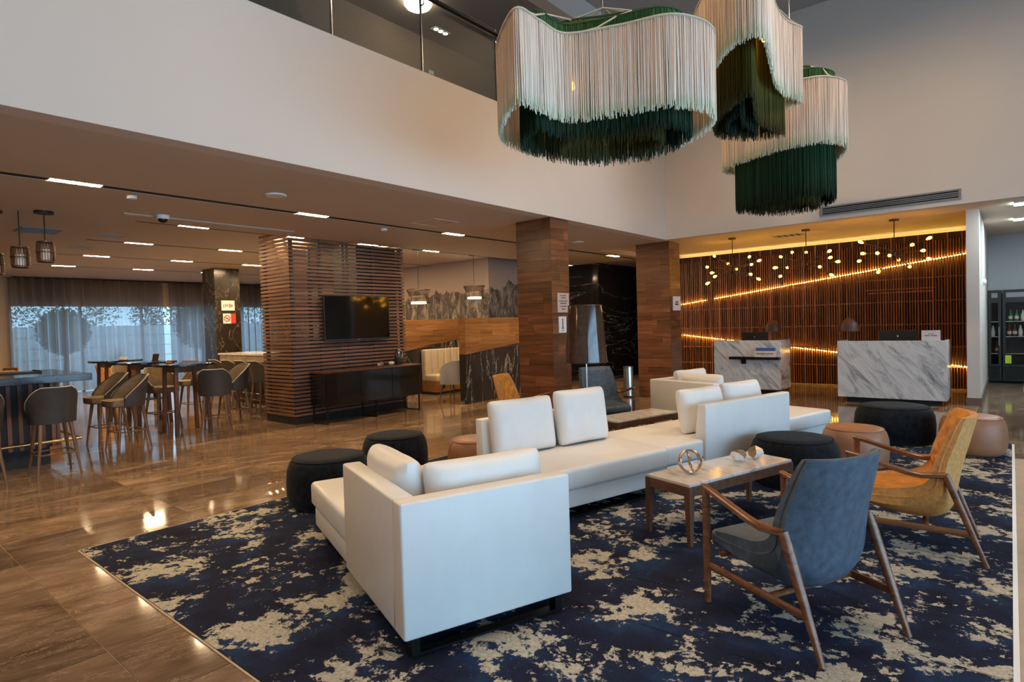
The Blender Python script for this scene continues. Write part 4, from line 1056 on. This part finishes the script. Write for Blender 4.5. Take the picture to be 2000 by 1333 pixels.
menu('small yellow card on the high table nearest the curtains', (-13.1, 4.0, 1.09), R(40), 'piping', .06, .14)

# stone counter with beige stone front
ctr = thing('stone_counter', 'pale stone topped counter behind the row of taupe stools', 'counter', (-11.9, 6.52, 0))
MB().box(-1.95, 1.85, -.40, .40, 1.06, 1.10).build('top', 'tabletop', ctr, bevel=.003)
MB().box(-1.9, 1.8, -.38, -.35, .92, 1.06).build('fascia', 'travertine', ctr)
MB().box(-1.85, 1.75, -.12, .36, 0, 1.06).build('body', 'black', ctr)
MB().sweep([(-1.85, -.30, .24), (1.75, -.30, .24)], .014, 8).build('foot_rail', 'steel', ctr)

# low dining chairs and tables near the curtains
def dining_chair(label, loc, rz, mat):
    t = thing('dining_chair', label, 'chair', loc, rz, 'low dining chairs near the curtains')
    MB().box(-.22, .22, -.22, .22, .43, .49).build('seat', mat, t, bevel=.02)
    MB().add([(-.20, -.22, .49), (-.20, .22, .49), (-.30, .20, .92), (-.30, -.20, .92), (-.235, -.22, .49), (-.235, .22, .49), (-.335, .20, .92), (-.335, -.20, .92)], [(0, 1, 2, 3), (7, 6, 5, 4), (0, 4, 5, 1), (1, 5, 6, 2), (2, 6, 7, 3), (3, 7, 4, 0)]).build('backrest', mat, t, bevel=.01)
    for sx in (-1, 1):
        for sy in (-1, 1): MB().sweep([(sx*.18, sy*.18, .44), (sx*.21, sy*.2, 0)], [(.02, .02), (.012, .012)], 6).build('leg', 'legwood', t)
    return t
dc = dining_chair('tan low dining chair by the curtains, facing the lobby', (-15.3, 2.75, 0), R(20), 'boothwood')
for lab, loc, rz in (('tan low dining chair by the curtains, turned towards the bar', (-14.6, 3.0, 0), R(200)), ('tan low dining chair nearest the tan wall', (-16.9, 2.75, 0), R(-60)), ('tan low dining chair behind the high table nearest the curtains', (-15.6, 4.6, 0), R(30)), ('tan low dining chair beside the white dining table under the marble column', (-15.3, 6.3, 0), R(120))):
    dup(dc, lab, loc, rz)
def dining_table(label, loc):
    t = thing('dining_table', label, 'table', loc, 0, 'low dining tables near the curtains')
    MB().box(-.4, .4, -.4, .4, .72, .75).build('top', 'white', t, bevel=.004)
    MB().lathe([(.26, 0), (.26, .02), (.035, .04), (.035, .72)], 18).build('pedestal', 'blackmetal', t, smooth=True); return t
dt = dining_table('white topped low dining table near the tan wall', (-16.2, 3.4, 0))
dup(dt, 'white topped low dining table in front of the middle curtain', (-16.2, 5.6, 0), 0)

# marble column in the dining area with its two signs
mc = struct(box('column_3', 'colmarble', -16.45, -15.75, 6.95, 7.6, 0, CF), 'dark brown marble column')
sgn = thing('evacuation_sign', 'pale evacuation plan sign on the dark marble column', 'sign', (-15.745, 7.27, 2.14))
MB().box(0, .012, -.17, .17, 0, .26).build('plate', 'paper', sgn)
for k in range(5): MB().box(.012, .0135, -.13+.05*k, -.10+.055*k, .07+.02*(k % 3), .16+.02*(k % 2)).build('print', 'stonegrey', sgn)
ns = thing('no_smoking_sign', 'no smoking sign, white beside red, on the dark marble column', 'sign', (-15.745, 7.29, 1.80))
MB().box(0, .012, -.16, .04, 0, .26).build('white_plate', 'paper', ns); MB().box(0, .012, .04, .17, 0, .26).build('red_plate', 'red', ns)
MB().sweep([(.014, -.06+.075*math.cos(a), .135+.075*math.sin(a)) for a in [2*math.pi*k/24 for k in range(25)]], .011, 5, cap=False).build('ban_ring', 'red', ns)
MB().sweep([(.014, -.115, .19), (.014, -.005, .08)], .010, 5).build('ban_bar', 'red', ns)
MB().box(.012, .0135, -.11, -.01, .125, .145).build('cigarette', 'ink', ns)

# curtains
def curtain(label, y0, y1, x=-20.55):
    pleat = .23; n = int((y1-y0)/pleat*12); rnd = random.Random(int(y0*10))
    ph = [rnd.uniform(.4, 1.6) for _ in range(200)]
    mb = MB()
    def fn(u, v):
        y_ = y0+(y1-y0)*u; k = (y_-y0)/pleat; amp = .085*ph[int(k) % 200]*(.8+.3*math.sin(k*.37))
        return (x+amp*math.sin(2*math.pi*k)+.01*math.sin(k*1.3+v*2), y_+.03*math.sin(k*.9)*v*0, .02+(CF-.05)*(1-v))
    mb.grid(fn, n, 6)
    o = mb.build('sheer_curtain', 'sheer', smooth=True); return tag(o, label, 'curtain', 'sheer curtains along the far windows')
curtain('long brown sheer curtain over the window beside the tan wall', 3.66, 7.45)
curtain('brown sheer curtain between the long curtain and the marble column', 7.63, 9.05)
curtain('brown sheer curtain between the marble column and the slatted tower', 9.15, 11.0)
ct = struct(box('trim_1', 'black', -20.70, -20.45, 3.75, 11.05, CF-.03, CF-.005), 'dark curtain track at the ceiling')

# ------------------------------------------------------------------ booths
def partition(n, label, x0, x1, y0, y1, zt, zd0, zd1):
    """low wall: dark marble below a slanting joint, teak planks above"""
    t = thing('booth_partition', label, 'partition', ((x0+x1)/2, (y0+y1)/2, 0)); hx, hy = (x1-x0)/2, (y1-y0)/2
    MB().add([(-hx, -hy, 0), (hx, -hy, 0), (hx, hy, 0), (-hx, hy, 0), (-hx, -hy, zd0), (hx, -hy, zd0), (hx, hy, zd1), (-hx, hy, zd1)], [(0, 3, 2, 1), (4, 5, 6, 7), (0, 1, 5, 4), (1, 2, 6, 5), (2, 3, 7, 6), (3, 0, 4, 7)]).build('marble_base', 'boothmarble', t)
    rnd = random.Random(n); rows = 6; zr = [zd0+(zt-zd0)*k/rows for k in range(rows+1)]
    def dz(y_): return zd0+(zd1-zd0)*(y_+hy)/(2*hy)
    for k in range(rows):
        y_ = -hy
        while y_ < hy-.01:
            e = min(hy, y_+rnd.uniform(.35, .8)); e = hy if hy-e < .2 else e
            lo0, lo1 = max(zr[k], dz(y_)), max(zr[k], dz(e))
            if min(lo0, lo1) < zr[k+1]-.004:
                l0, l1 = min(lo0, zr[k+1]-.002), min(lo1, zr[k+1]-.002); p = hx+.012+rnd.uniform(0, .003)
                MB().add([(-hx, y_+.001, l0), (p, y_+.001, l0), (p, e-.001, l1), (-hx, e-.001, l1), (-hx, y_+.001, zr[k+1]-.001), (p, y_+.001, zr[k+1]-.001), (p, e-.001, zr[k+1]-.001), (-hx, e-.001, zr[k+1]-.001)], [(0, 3, 2, 1), (4, 5, 6, 7), (0, 1, 5, 4), (1, 2, 6, 5), (2, 3, 7, 6), (3, 0, 4, 7)]).build('plank', 'boothwood', t)
            y_ = e
    return t
partition(1, 'nearer booth partition of teak planks over dark veined marble', -8.46, -8.29, 8.46, 11.0, 1.71, .985, 1.215)
partition(2, 'farther booth partition of teak planks over dark marble, behind the cream bench', -10.72, -10.55, 8.60, 11.05, 1.73, .99, 1.30)
bq = thing('booth_bench', 'cream channel tufted booth bench on a wooden base', 'bench', (-10.28, 9.95, 0))
MB().box(-.24, .24, -.66, 1.0, 0, .06).build('kick', 'black', bq)
MB().box(-.24, .26, -.68, 1.0, .06, .30).build('base', 'boothwood', bq)
MB().box(-.14, .28, -.68, 1.0, .30, .45).build('seat', 'cream', bq, bevel=.03, seg=3, smooth=True)
for k in range(8): MB().box(-.25, -.10, -.68+.21*k+.002, -.68+.21*(k+1)-.002, .30, 1.03).build('back_channel', 'cream', bq, bevel=.03, seg=3, smooth=True)
MB().box(.26, .268, -.5, -.42, .14, .22).build('socket', 'black', bq)
tc = thing('tub_chair', 'light grey tub chair on slim wooden legs in the booth', 'chair', (-8.98, 8.74, 0), R(172))
N, K = 17, 5
def tub(a, v, off):
    th_ = a*R(100); r = .27+off; top = .85-.20*abs(a)**2.5
    return (-r*math.cos(th_), r*math.sin(th_), .36+(top-.36)*v)
A = [tub(-1+2*i/(N-1), j/(K-1), 0) for i in range(N) for j in range(K)]; B = [tub(-1+2*i/(N-1), j/(K-1), -.05) for i in range(N) for j in range(K)]
fs = []; nK = N*K
for i in range(N-1):
    for j in range(K-1): a = i*K+j; fs += [(a, a+K, a+K+1, a+1), (nK+a, nK+a+1, nK+a+K+1, nK+a+K)]
ring = [i*K for i in range(N)]+[(N-1)*K+j for j in range(1, K)]+[i*K+K-1 for i in range(N-2, -1, -1)]+[j for j in range(K-2, 0, -1)]
for k in range(len(ring)): a, b = ring[k], ring[(k+1) % len(ring)]; fs.append((a, b, nK+b, nK+a))
MB().add(A+B, fs).build('back_shell', 'greyfab', tc, smooth=True)
MB().lathe([(.22, .36), (.23, .40), (.22, .46), (.1, .475), (.01, .478)], 20).build('seat', 'cream', tc, smooth=True)
for sx in (-1, 1):
    for sy in (-1, 1): MB().sweep([(sx*.13, sy*.13, .37), (sx*.19, sy*.19, 0)], [(.017, .017), (.01, .01)], 6).build('leg', 'legwood', tc)

def cage_pendant(label, loc, ztop, prof, nrib, mat, glow, rose=True, rod=.007):
    t = thing('cage_pendant', label, 'pendant lamp', loc)
    for k in range(nrib):
        a = 2*math.pi*k/nrib; ca, sa = math.cos(a), math.sin(a)
        MB().sweep([(r_*ca, r_*sa, z_) for r_, z_ in prof], (.006, .003), 4, (ca, sa, 0)).build('rib', mat, t)
    for r_, z_ in (prof[0], prof[-1], prof[len(prof)//2]): MB().sweep([(r_*math.cos(a), r_*math.sin(a), z_) for a in [2*math.pi*k/28 for k in range(29)]], .008, 5, cap=False).build('hoop', mat, t)
    if glow == 'disc': MB().lathe([(prof[0][0]*.66, prof[0][1]-.01), (prof[0][0]*.66, prof[0][1]+.03)], 24).build('diffuser', 'shadeglow', t)
    else: MB().lathe([(prof[0][0]*.62, prof[0][1]+.02), (prof[0][0]*.62, prof[-1][1]-.09)], 20).build('inner_shade', 'white', t, smooth=True)
    MB().sweep([(0, 0, prof[-1][1]), (0, 0, ztop-loc[2])], rod, 6).build('rod', 'black', t)
    for a in (0, 1.57, 3.14, 4.71): MB().sweep([(0, 0, prof[-1][1]), (prof[-1][0]*math.cos(a), prof[-1][0]*math.sin(a), prof[-1][1])], .004, 4).build('spoke', 'black', t)
    if rose: MB().lathe([(.10, ztop-loc[2]-.03), (.10, ztop-loc[2])], 20).build('ceiling_rose', 'black', t)
    return t
waist = [(.25, 0), (.225, .05), (.205, .11), (.20, .15), (.215, .20), (.255, .29)]
cage_pendant('dark waisted cage pendant in the booth area, nearer the wooden column', (-9.75, 10.32, 2.20), CF, waist, 40, 'bronze', 'disc', True, .005)
cage_pendant('dark waisted cage pendant in the booth area, nearer the slatted tower', (-9.75, 8.58, 2.07), CF, waist, 40, 'bronze', 'disc', True, .005)
barrel = [(.082, 0), (.091, .02), (.093, .12), (.091, .22), (.082, .24)]
for k, (y, zz, lab) in enumerate(((1.99, 2.485, 'cage pendant over the bar, rightmost of the row'), (1.80, 2.42, 'cage pendant over the bar, second in the row'), (1.61, 2.34, 'cage pendant over the bar, third in the row'), (1.42, 2.27, 'cage pendant over the bar, cut off by the picture edge'))):
    cage_pendant('bronze ribbed '+lab, (-9.05-.14*k, y-.03*k, zz), CZ, barrel, 22, 'bronze', 'tube', k != 1)

# ------------------------------------------------------------------ ceiling fittings
def linear_light(label, x, y0, y1, z):
    t = thing('linear_light', label, 'ceiling light', (x, (y0+y1)/2, z), 0, 'slim linear lights in the ceiling slots')
    MB().box(-.045, .045, -(y1-y0)/2, (y1-y0)/2, .0, .0035).build('diffuser', 'slotlight', t)
    for s in (-1, 1): MB().box(-.048, .048, s*(y1-y0)/2-.006, s*(y1-y0)/2+.006, -.001, .0035).build('end_cap', 'black', t)
    return t
ordn = ['first', 'second', 'third', 'fourth', 'fifth', 'sixth', 'seventh']
for k, y in enumerate((1.63, 4.28, 6.93, 9.58, 12.2)):
    linear_light('warm linear light in the long lobby ceiling slot, %s from the left picture edge' % ordn[k], -7.2, y, y+.45, CZ)
for k, y in enumerate((-1.02, -3.67)):
    linear_light('warm linear light in the long lobby ceiling slot, %s beyond the left picture edge' % ordn[k], -7.2, y, y+.45, CZ)
names = ['first', 'second', 'third', 'fourth']
for s, xx in enumerate(slotx):
    for k, y in enumerate((3.86, 5.54, 7.2, 8.9)):
        linear_light('warm linear light in the %s far ceiling slot from the lobby, %s from the bar' % (names[s], ordn[k]), xx, y, y+.46, CF)
def disc(name, label, cat, x, y, z, r, mat, h=.012):
    t = thing(name, label, cat, (x, y, z))
    MB().lathe([(r, -h), (r, 0)], 28).build('plate', mat, t); MB().lathe([(r*.9, -h-.003), (r*.9, -h)], 28).build('grille', mat, t); return t
disc('ceiling_speaker', 'round white ceiling speaker over the lobby nearest the balcony edge', 'speaker', -6.39, 3.54, CZ, .12, 'white')
disc('ceiling_speaker', 'round white ceiling speaker between the two wooden columns', 'speaker', -6.38, 9.67, CZ, .12, 'white')
disc('smoke_detector', 'small round smoke detector beside the lobby ceiling slot', 'detector', -7.47, 2.44, CZ, .05, 'white', .03)
disc('smoke_detector', 'small round smoke detector above the slatted tower', 'detector', -7.47, 5.91, CZ, .05, 'white', .03)
cm = thing('dome_camera', 'white dome security camera on the lobby ceiling', 'camera', (-8.43, 3.10, CZ))
MB().lathe([(.075, -.05), (.08, -.02), (.08, 0)], 24).build('housing', 'white', cm, smooth=True); ellip(MB(), (0, 0, -.05), (.06, .06, .05)).build('dome', 'tvglass', cm, smooth=True)
def vent(label, x0, x1, y0, y1, z, n, mat='white'):
    t = thing('air_vent', label, 'vent', ((x0+x1)/2, (y0+y1)/2, z)); hx, hy = (x1-x0)/2, (y1-y0)/2
    MB().box(-hx, hx, -hy, hy, -.004, 0).build('backing', 'black', t)
    for s in (-1, 1):
        MB().box(s*hx-.012, s*hx+.012, -hy-.012, hy+.012, -.014, 0).build('frame', mat, t); MB().box(-hx+.012, hx-.012, s*hy-.012, s*hy+.012, -.014, 0).build('frame', mat, t)
    for k in range(n):
        xx = -hx+(2*hx)*(k+.5)/n; MB().box(xx-.006, xx+.006, -hy+.012, hy-.012, -.012, -.004).build('blade', mat, t)
    return t
vent('square ceiling vent behind the bar pendants', -10.9, -10.4, 2.05, 2.5, CZ, 7, 'stonegrey')
vent('square ceiling vent at the start of the second ceiling slot', -11.75, -11.35, 3.15, 3.6, CF, 6, 'ceil')
vent('square ceiling vent at the start of the third ceiling slot', -13.45, -13.05, 3.15, 3.6, CF, 6, 'ceil')
vent('long slim linear ceiling diffuser beside the dome camera', -8.62, -8.54, 2.7, 5.0, CZ, 2, 'ceil')
vent('square vent in the orange lit reception ceiling', -3.75, -3.15, 12.75, 13.15, CR, 5, 'ceil_rec')
hv = thing('access_hatch', 'square flush access hatch in the lobby ceiling near the first wooden column', 'hatch', (-6.55, 6.14, CZ))
for a in ((-.25, .25, -.25, -.242), (-.25, .25, .242, .25), (-.25, -.242, -.242, .242), (.242, .25, -.242, .242)): MB().box(a[0], a[1], a[2], a[3], -.004, 0).build('frame', 'white', hv)
MB().box(-.24, .24, -.24, .24, -.002, 0).build('panel', 'ceil', hv)
lv = thing('wall_grille', 'long linear air grille in the white wall above the reception', 'vent', (-1.46, 10.8, 3.17))
MB().box(-.90, .90, -.004, 0, 0, .145).build('backing', 'black', lv)
for a in ((-.92, .92, 0, .022), (-.92, .92, .125, .147)): MB().box(a[0], a[1], -.02, 0, a[2], a[3]).build('frame', 'stonegrey', lv)
for s in (-1, 1): MB().box(s*.905-.015, s*.905+.015, -.02, 0, .022, .125).build('frame', 'stonegrey', lv)
for z in (.048, .073, .098): MB().box(-.89, .89, -.018, -.004, z-.006, z+.006).build('blade', 'stonegrey', lv)
# upper corridor fittings
gl = thing('ceiling_globe', 'glowing round ceiling lamp in the upper corridor', 'ceiling light', (-6.45, 5.85, 6.2))
ellip(MB(), (0, 0, -.04), (.20, .20, .10), 20, 10).build('globe', 'globe', gl, smooth=True); MB().lathe([(.17, -.03), (.17, 0)], 24).build('base', 'white', gl)
dl = thing('triple_downlight', 'small three lamp downlight in the upper corridor ceiling', 'ceiling light', (-6.85, 6.67, 6.2))
MB().box(-.06, .06, -.16, .16, -.012, 0).build('plate', 'white', dl)
for k in (-1, 0, 1): MB().lathe([(.035, -.016), (.035, -.012)], 16, (0, k*.1)).build('lamp', 'spot', dl)
wd_ = thing('wall_sensor', 'small white wall device on the brown upper corridor wall', 'sensor', (-7.2, 6.75, 5.55))
MB().box(0, .03, -.05, .05, 0, .15).build('body', 'white', wd_, bevel=.006); MB().box(.03, .034, -.03, .03, .04, .09).build('lens', 'stonegrey', wd_)
# atrium downlights, above the frame
for k, (x, y) in enumerate(((-3.0, -3.4), (-3.0, -.6), (-3.0, 2.0), (-3.0, 5.0), (-3.0, 7.8), (-.4, -.6), (-.4, 2.0), (-.4, 5.0), (-.4, 7.8))):
    t = thing('recessed_downlight', 'recessed warm downlight in the dark atrium ceiling, %s of the %s row' % (ordn[k % 5] if k < 5 else ordn[k-5], 'balcony side' if k < 5 else 'street side'), 'ceiling light', (x, y, 6.6), 0, 'atrium downlights')
    MB().lathe([(.08, -.012), (.08, 0)], 20).build('trim', 'white', t); MB().lathe([(.06, -.014), (.06, -.012)], 20).build('lamp', 'spot', t)
    l = bpy.data.lights.new('downlight_beam', 'SPOT'); l.energy = 350 if y > 7 else 250 if y > 1 else 115; l.color = (1, .70, .42); l.spot_size = R(140 if y < 7 else 168); l.spot_blend = .8; l.shadow_soft_size = .15
    lo = bpy.data.objects.new('downlight_beam', l); C.objects.link(lo); lo.parent = t; lo.location = (0, 0, -.03)

# ------------------------------------------------------------------ notices, bin
def notice(label, x, y0, y1, z0, z1, mat, lines):
    t = thing('notice', label, 'sign', (x, (y0+y1)/2, z0)); hy = (y1-y0)/2
    MB().box(0, .012, -hy, hy, 0, z1-z0).build('panel', mat, t)
    for widths, h, z in lines: print_line(t, widths, h, .012, 0, z, 'y')
    return t
notice('pinkish rules notice with small print on the first wooden column', -5.128, 7.19, 7.48, 1.71, 2.0, 'paperpink', (([.03, .11], .012, .245), ([.12], .012, .21), ([.05, .06, .08], .012, .165), ([.16], .012, .13), ([.03, .12], .012, .085), ([.10], .012, .045)))
notice('smaller pale notice with a bold mark below the rules notice', -5.128, 7.21, 7.40, 1.41, 1.65, 'paper', (([.022], .14, .07), ([.06], .014, .058), ([.07], .008, .03)))
notice('white notice with dark lettering on the second wooden column', -5.138, 11.13, 11.47, 1.74, 2.02, 'paper', (([.12], .024, .155), ([.10, .04], .034, .105)))
bn = thing('waste_bin', 'slim polished steel waste bin beside the second wooden column', 'bin', (-6.02, 10.88, 0))
MB().lathe([(.10, 0), (.10, .60), (.095, .62)], 28).build('body', 'steel', bn, smooth=True); MB().lathe([(.102, .60), (.102, .625), (.07, .63)], 28).build('rim', 'steel', bn, smooth=True); MB().lathe([(.105, 0), (.105, .03)], 28).build('base', 'blackmetal', bn)

# ------------------------------------------------------------------ cooler nook
def fridge(label, x0, x1, y0, h, bottles):
    t = thing('drinks_cooler', label, 'fridge', ((x0+x1)/2, y0, 0)); hw = (x1-x0)/2
    MB().box(-hw, -hw+.03, .02, .62, .12, h).build('side', 'black', t); MB().box(hw-.03, hw, .02, .62, .12, h).build('side', 'black', t)
    MB().box(-hw+.03, hw-.03, .58, .62, .12, h).build('back', 'black', t)
    MB().box(-hw, hw, .0, .62, h-.22, h).build('header', 'black', t); MB().box(-hw, hw, .0, .60, .06, .36).build('grille_box', 'black', t)
    for k in range(6): MB().box(-hw+.03, hw-.03, -.006, 0, .10+.04*k, .12+.04*k).build('louvre', 'blackmetal', t)
    MB().box(-hw+.06, hw-.06, -.004, 0, h-.16, h-.06).build('brand_panel', 'stonegrey', t)
    for z in (.62, .98, 1.30): MB().box(-hw+.03, hw-.03, .08, .56, z, z+.015).build('shelf', 'steel', t)
    dr = MB().box(-hw, -hw+.05, -.03, 0, .36, h-.22).box(hw-.05, hw, -.03, 0, .36, h-.22).box(-hw+.05, hw-.05, -.03, 0, .36, .41).box(-hw+.05, hw-.05, -.03, 0, h-.27, h-.22).build('door', 'black', t)
    MB().box(-hw+.05, hw-.05, -.018, -.012, .41, h-.27).build('pane', 'glass', dr)
    MB().box(hw-.045, hw-.03, -.06, -.03, .8, 1.2).build('handle', 'steel', dr)
    MB().box(-hw+.05, hw-.05, .05, .07, h-.26, h-.235).build('tube_light', 'fridgeglow', t)
    for k, (xx, z, m_) in enumerate(bottles):
        bt = thing('bottle', '%s bottle on the %s shelf of the tall cooler, %s along' % ({'bottle_g': 'green', 'bottle_b': 'brown', 'bottle_w': 'clear'}[m_], {1.315: 'top', .995: 'middle', .635: 'lower'}[z], ordn[k % 6]), 'bottle', ((x0+x1)/2+xx, y0+.16, z), 0, 'bottles in the coolers')
        MB().lathe([(.034, 0), (.036, .02), (.036, .13), (.014, .19), (.013, .23)], 14).build('glass_body', m_, bt, smooth=True)
        MB().lathe([(.015, .225), (.015, .24)], 10).build('cap', 'red', bt); MB().lathe([(.0365, .05), (.0365, .11)], 14).build('paper_band', 'piping', bt)
    return t
fridge('narrow black glass door cooler beside the white fin wall', -.38, -.16, 16.35, 1.98, [(-.03, .995, 'bottle_w'), (.04, .635, 'bottle_b')])
fridge('wide black drinks cooler with rows of bottles', -.14, .60, 16.35, 1.98, [(-.24, 1.315, 'bottle_g'), (-.14, 1.315, 'bottle_g'), (-.04, 1.315, 'bottle_w'), (.06, 1.315, 'bottle_g'), (.18, 1.315, 'bottle_b'), (-.26, .995, 'bottle_b'), (-.17, .995, 'bottle_b'), (-.08, .995, 'bottle_w'), (.02, .995, 'bottle_g'), (.12, .995, 'bottle_b')])
tg = tag(box('price_tag', 'green', -.10, .0, 16.30, 16.312, .43, .60), 'lime green tag stuck on the cooler door', 'tag')
for k, (x, y, lab) in enumerate(((.42, 12.15, 'nearer cool white ceiling panel in the cooler nook'), (.42, 14.2, 'farther cool white ceiling panel in the cooler nook'))):
    t = thing('panel_light', lab, 'ceiling light', (x, y, CR)); MB().box(-.36, .36, -.16, .16, -.02, 0).build('diffuser', 'coolpanel', t)
    for s in (-1, 1): MB().box(-.38, .38, s*.17-.01, s*.17+.01, -.024, 0).build('frame', 'white', t)
wl = thing('emergency_lamp', 'small white wall lamp on the side of the fin wall', 'wall lamp', (-.39, 13.2, 2.0))
ellip(MB(), (.03, 0, .05), (.04, .07, .06)).build('body', 'white', wl, smooth=True); MB().box(0, .02, -.06, .06, 0, .1).build('back_plate', 'white', wl)
sw_ = thing('light_switch', 'white switch plate on the side of the fin wall', 'switch', (-.39, 12.7, 1.2))
MB().box(0, .01, -.04, .04, 0, .12).build('plate', 'white', sw_, bevel=.002); MB().box(.01, .014, -.015, .015, .04, .08).build('rocker', 'white', sw_)

# ------------------------------------------------------------------ garden behind the curtains
struct(box('ground_outside', 'gravel', -60, -21.2, -15, 40, -.2, -.02))
gw = struct(box('wall_garden', 'gardenwall', -26.2, -26.0, -8, 30, -.02, 1.95), 'white garden wall of large blocks')
for k in range(1, 5): MB().box(.1, .105, -19, 19, k*.4-.006, k*.4+.006).build('joint', 'stonegrey', gw)
def tree(name, label, loc, h, r, mat, n, seed, squash=1.0):
    rnd = random.Random(seed); t = thing(name, label, 'tree', loc, 0, 'garden planting behind the curtains')
    MB().sweep([(0, 0, 0), (.05, .03, h*.3), (0, .05, h*.65)], [(.10, .10), (.07, .07), (.03, .03)], 8).build('trunk', 'bark', t)
    for k in range(4):
        a = k*1.6; MB().sweep([(0, .03, h*.35), (r*.5*math.cos(a), r*.5*math.sin(a), h*.62)], [(.04, .04), (.015, .015)], 6).build('branch', 'bark', t)
    mb = MB()
    for k in range(n):
        a, b, q = rnd.uniform(0, 6.283), math.acos(rnd.uniform(-1, 1)), r*rnd.uniform(.35, 1)**.6
        c = Vector((q*math.sin(b)*math.cos(a), q*math.sin(b)*math.sin(a), h*.68+q*math.cos(b)*squash)); s = rnd.uniform(.035, .08)
        d1 = Vector((rnd.uniform(-1, 1), rnd.uniform(-1, 1), rnd.uniform(-1, 1))).normalized()*s; d2 = d1.cross(Vector((rnd.uniform(-1, 1), rnd.uniform(-1, 1), rnd.uniform(-1, 1)))).normalized()*s*.6
        mb.add([c-d1, c+d2, c+d1, c-d2], [(0, 1, 2, 3)])
    mb.build('crown', mat, t, kind='stuff'); return t
for k, (y, x, h, r, mt, lab) in enumerate(((5.6, -23.8, 2.6, .75, 'leaf', 'leafy garden tree in front of the wall behind the long curtain'), (10.0, -23.9, 2.9, 1.0, 'leaf', 'leafy garden tree behind the middle curtain'), (3.0, -30, 4.4, 2.0, 'leaf', 'large tree beyond the garden wall near the tan wall'), (7.5, -32, 4.6, 2.3, 'leaf2', 'large pale tree beyond the garden wall behind the long curtain'), (11.5, -31, 3.9, 1.7, 'leaf', 'large tree beyond the garden wall behind the middle curtain'), (16.5, -33, 3.6, 2.2, 'leaf2', 'large pale tree beyond the garden wall near the slatted tower'))):
    tree('garden_tree', lab, (x, y, -.02), h, r, mt, 4200, k)
yk = thing('yucca', 'spiky yucca plant in front of the garden wall', 'plant', (-23.4, 6.9, -.02))
MB().sweep([(0, 0, 0), (.03, 0, .45)], [(.09, .09), (.07, .07)], 8).build('trunk', 'bark', yk)
for k in range(46):
    a, e = k*2.4, R(15+70*((k*.618) % 1)); ln = .75; d = Vector((math.cos(a)*math.cos(e), math.sin(a)*math.cos(e), math.sin(e)))
    MB().sweep([(0, 0, .45), Vector((0, 0, .45))+d*ln*.5, Vector((0, 0, .45))+d*ln], [(.022, .004), (.025, .004), (.002, .002)], 4).build('leaf', 'leaf2', yk)
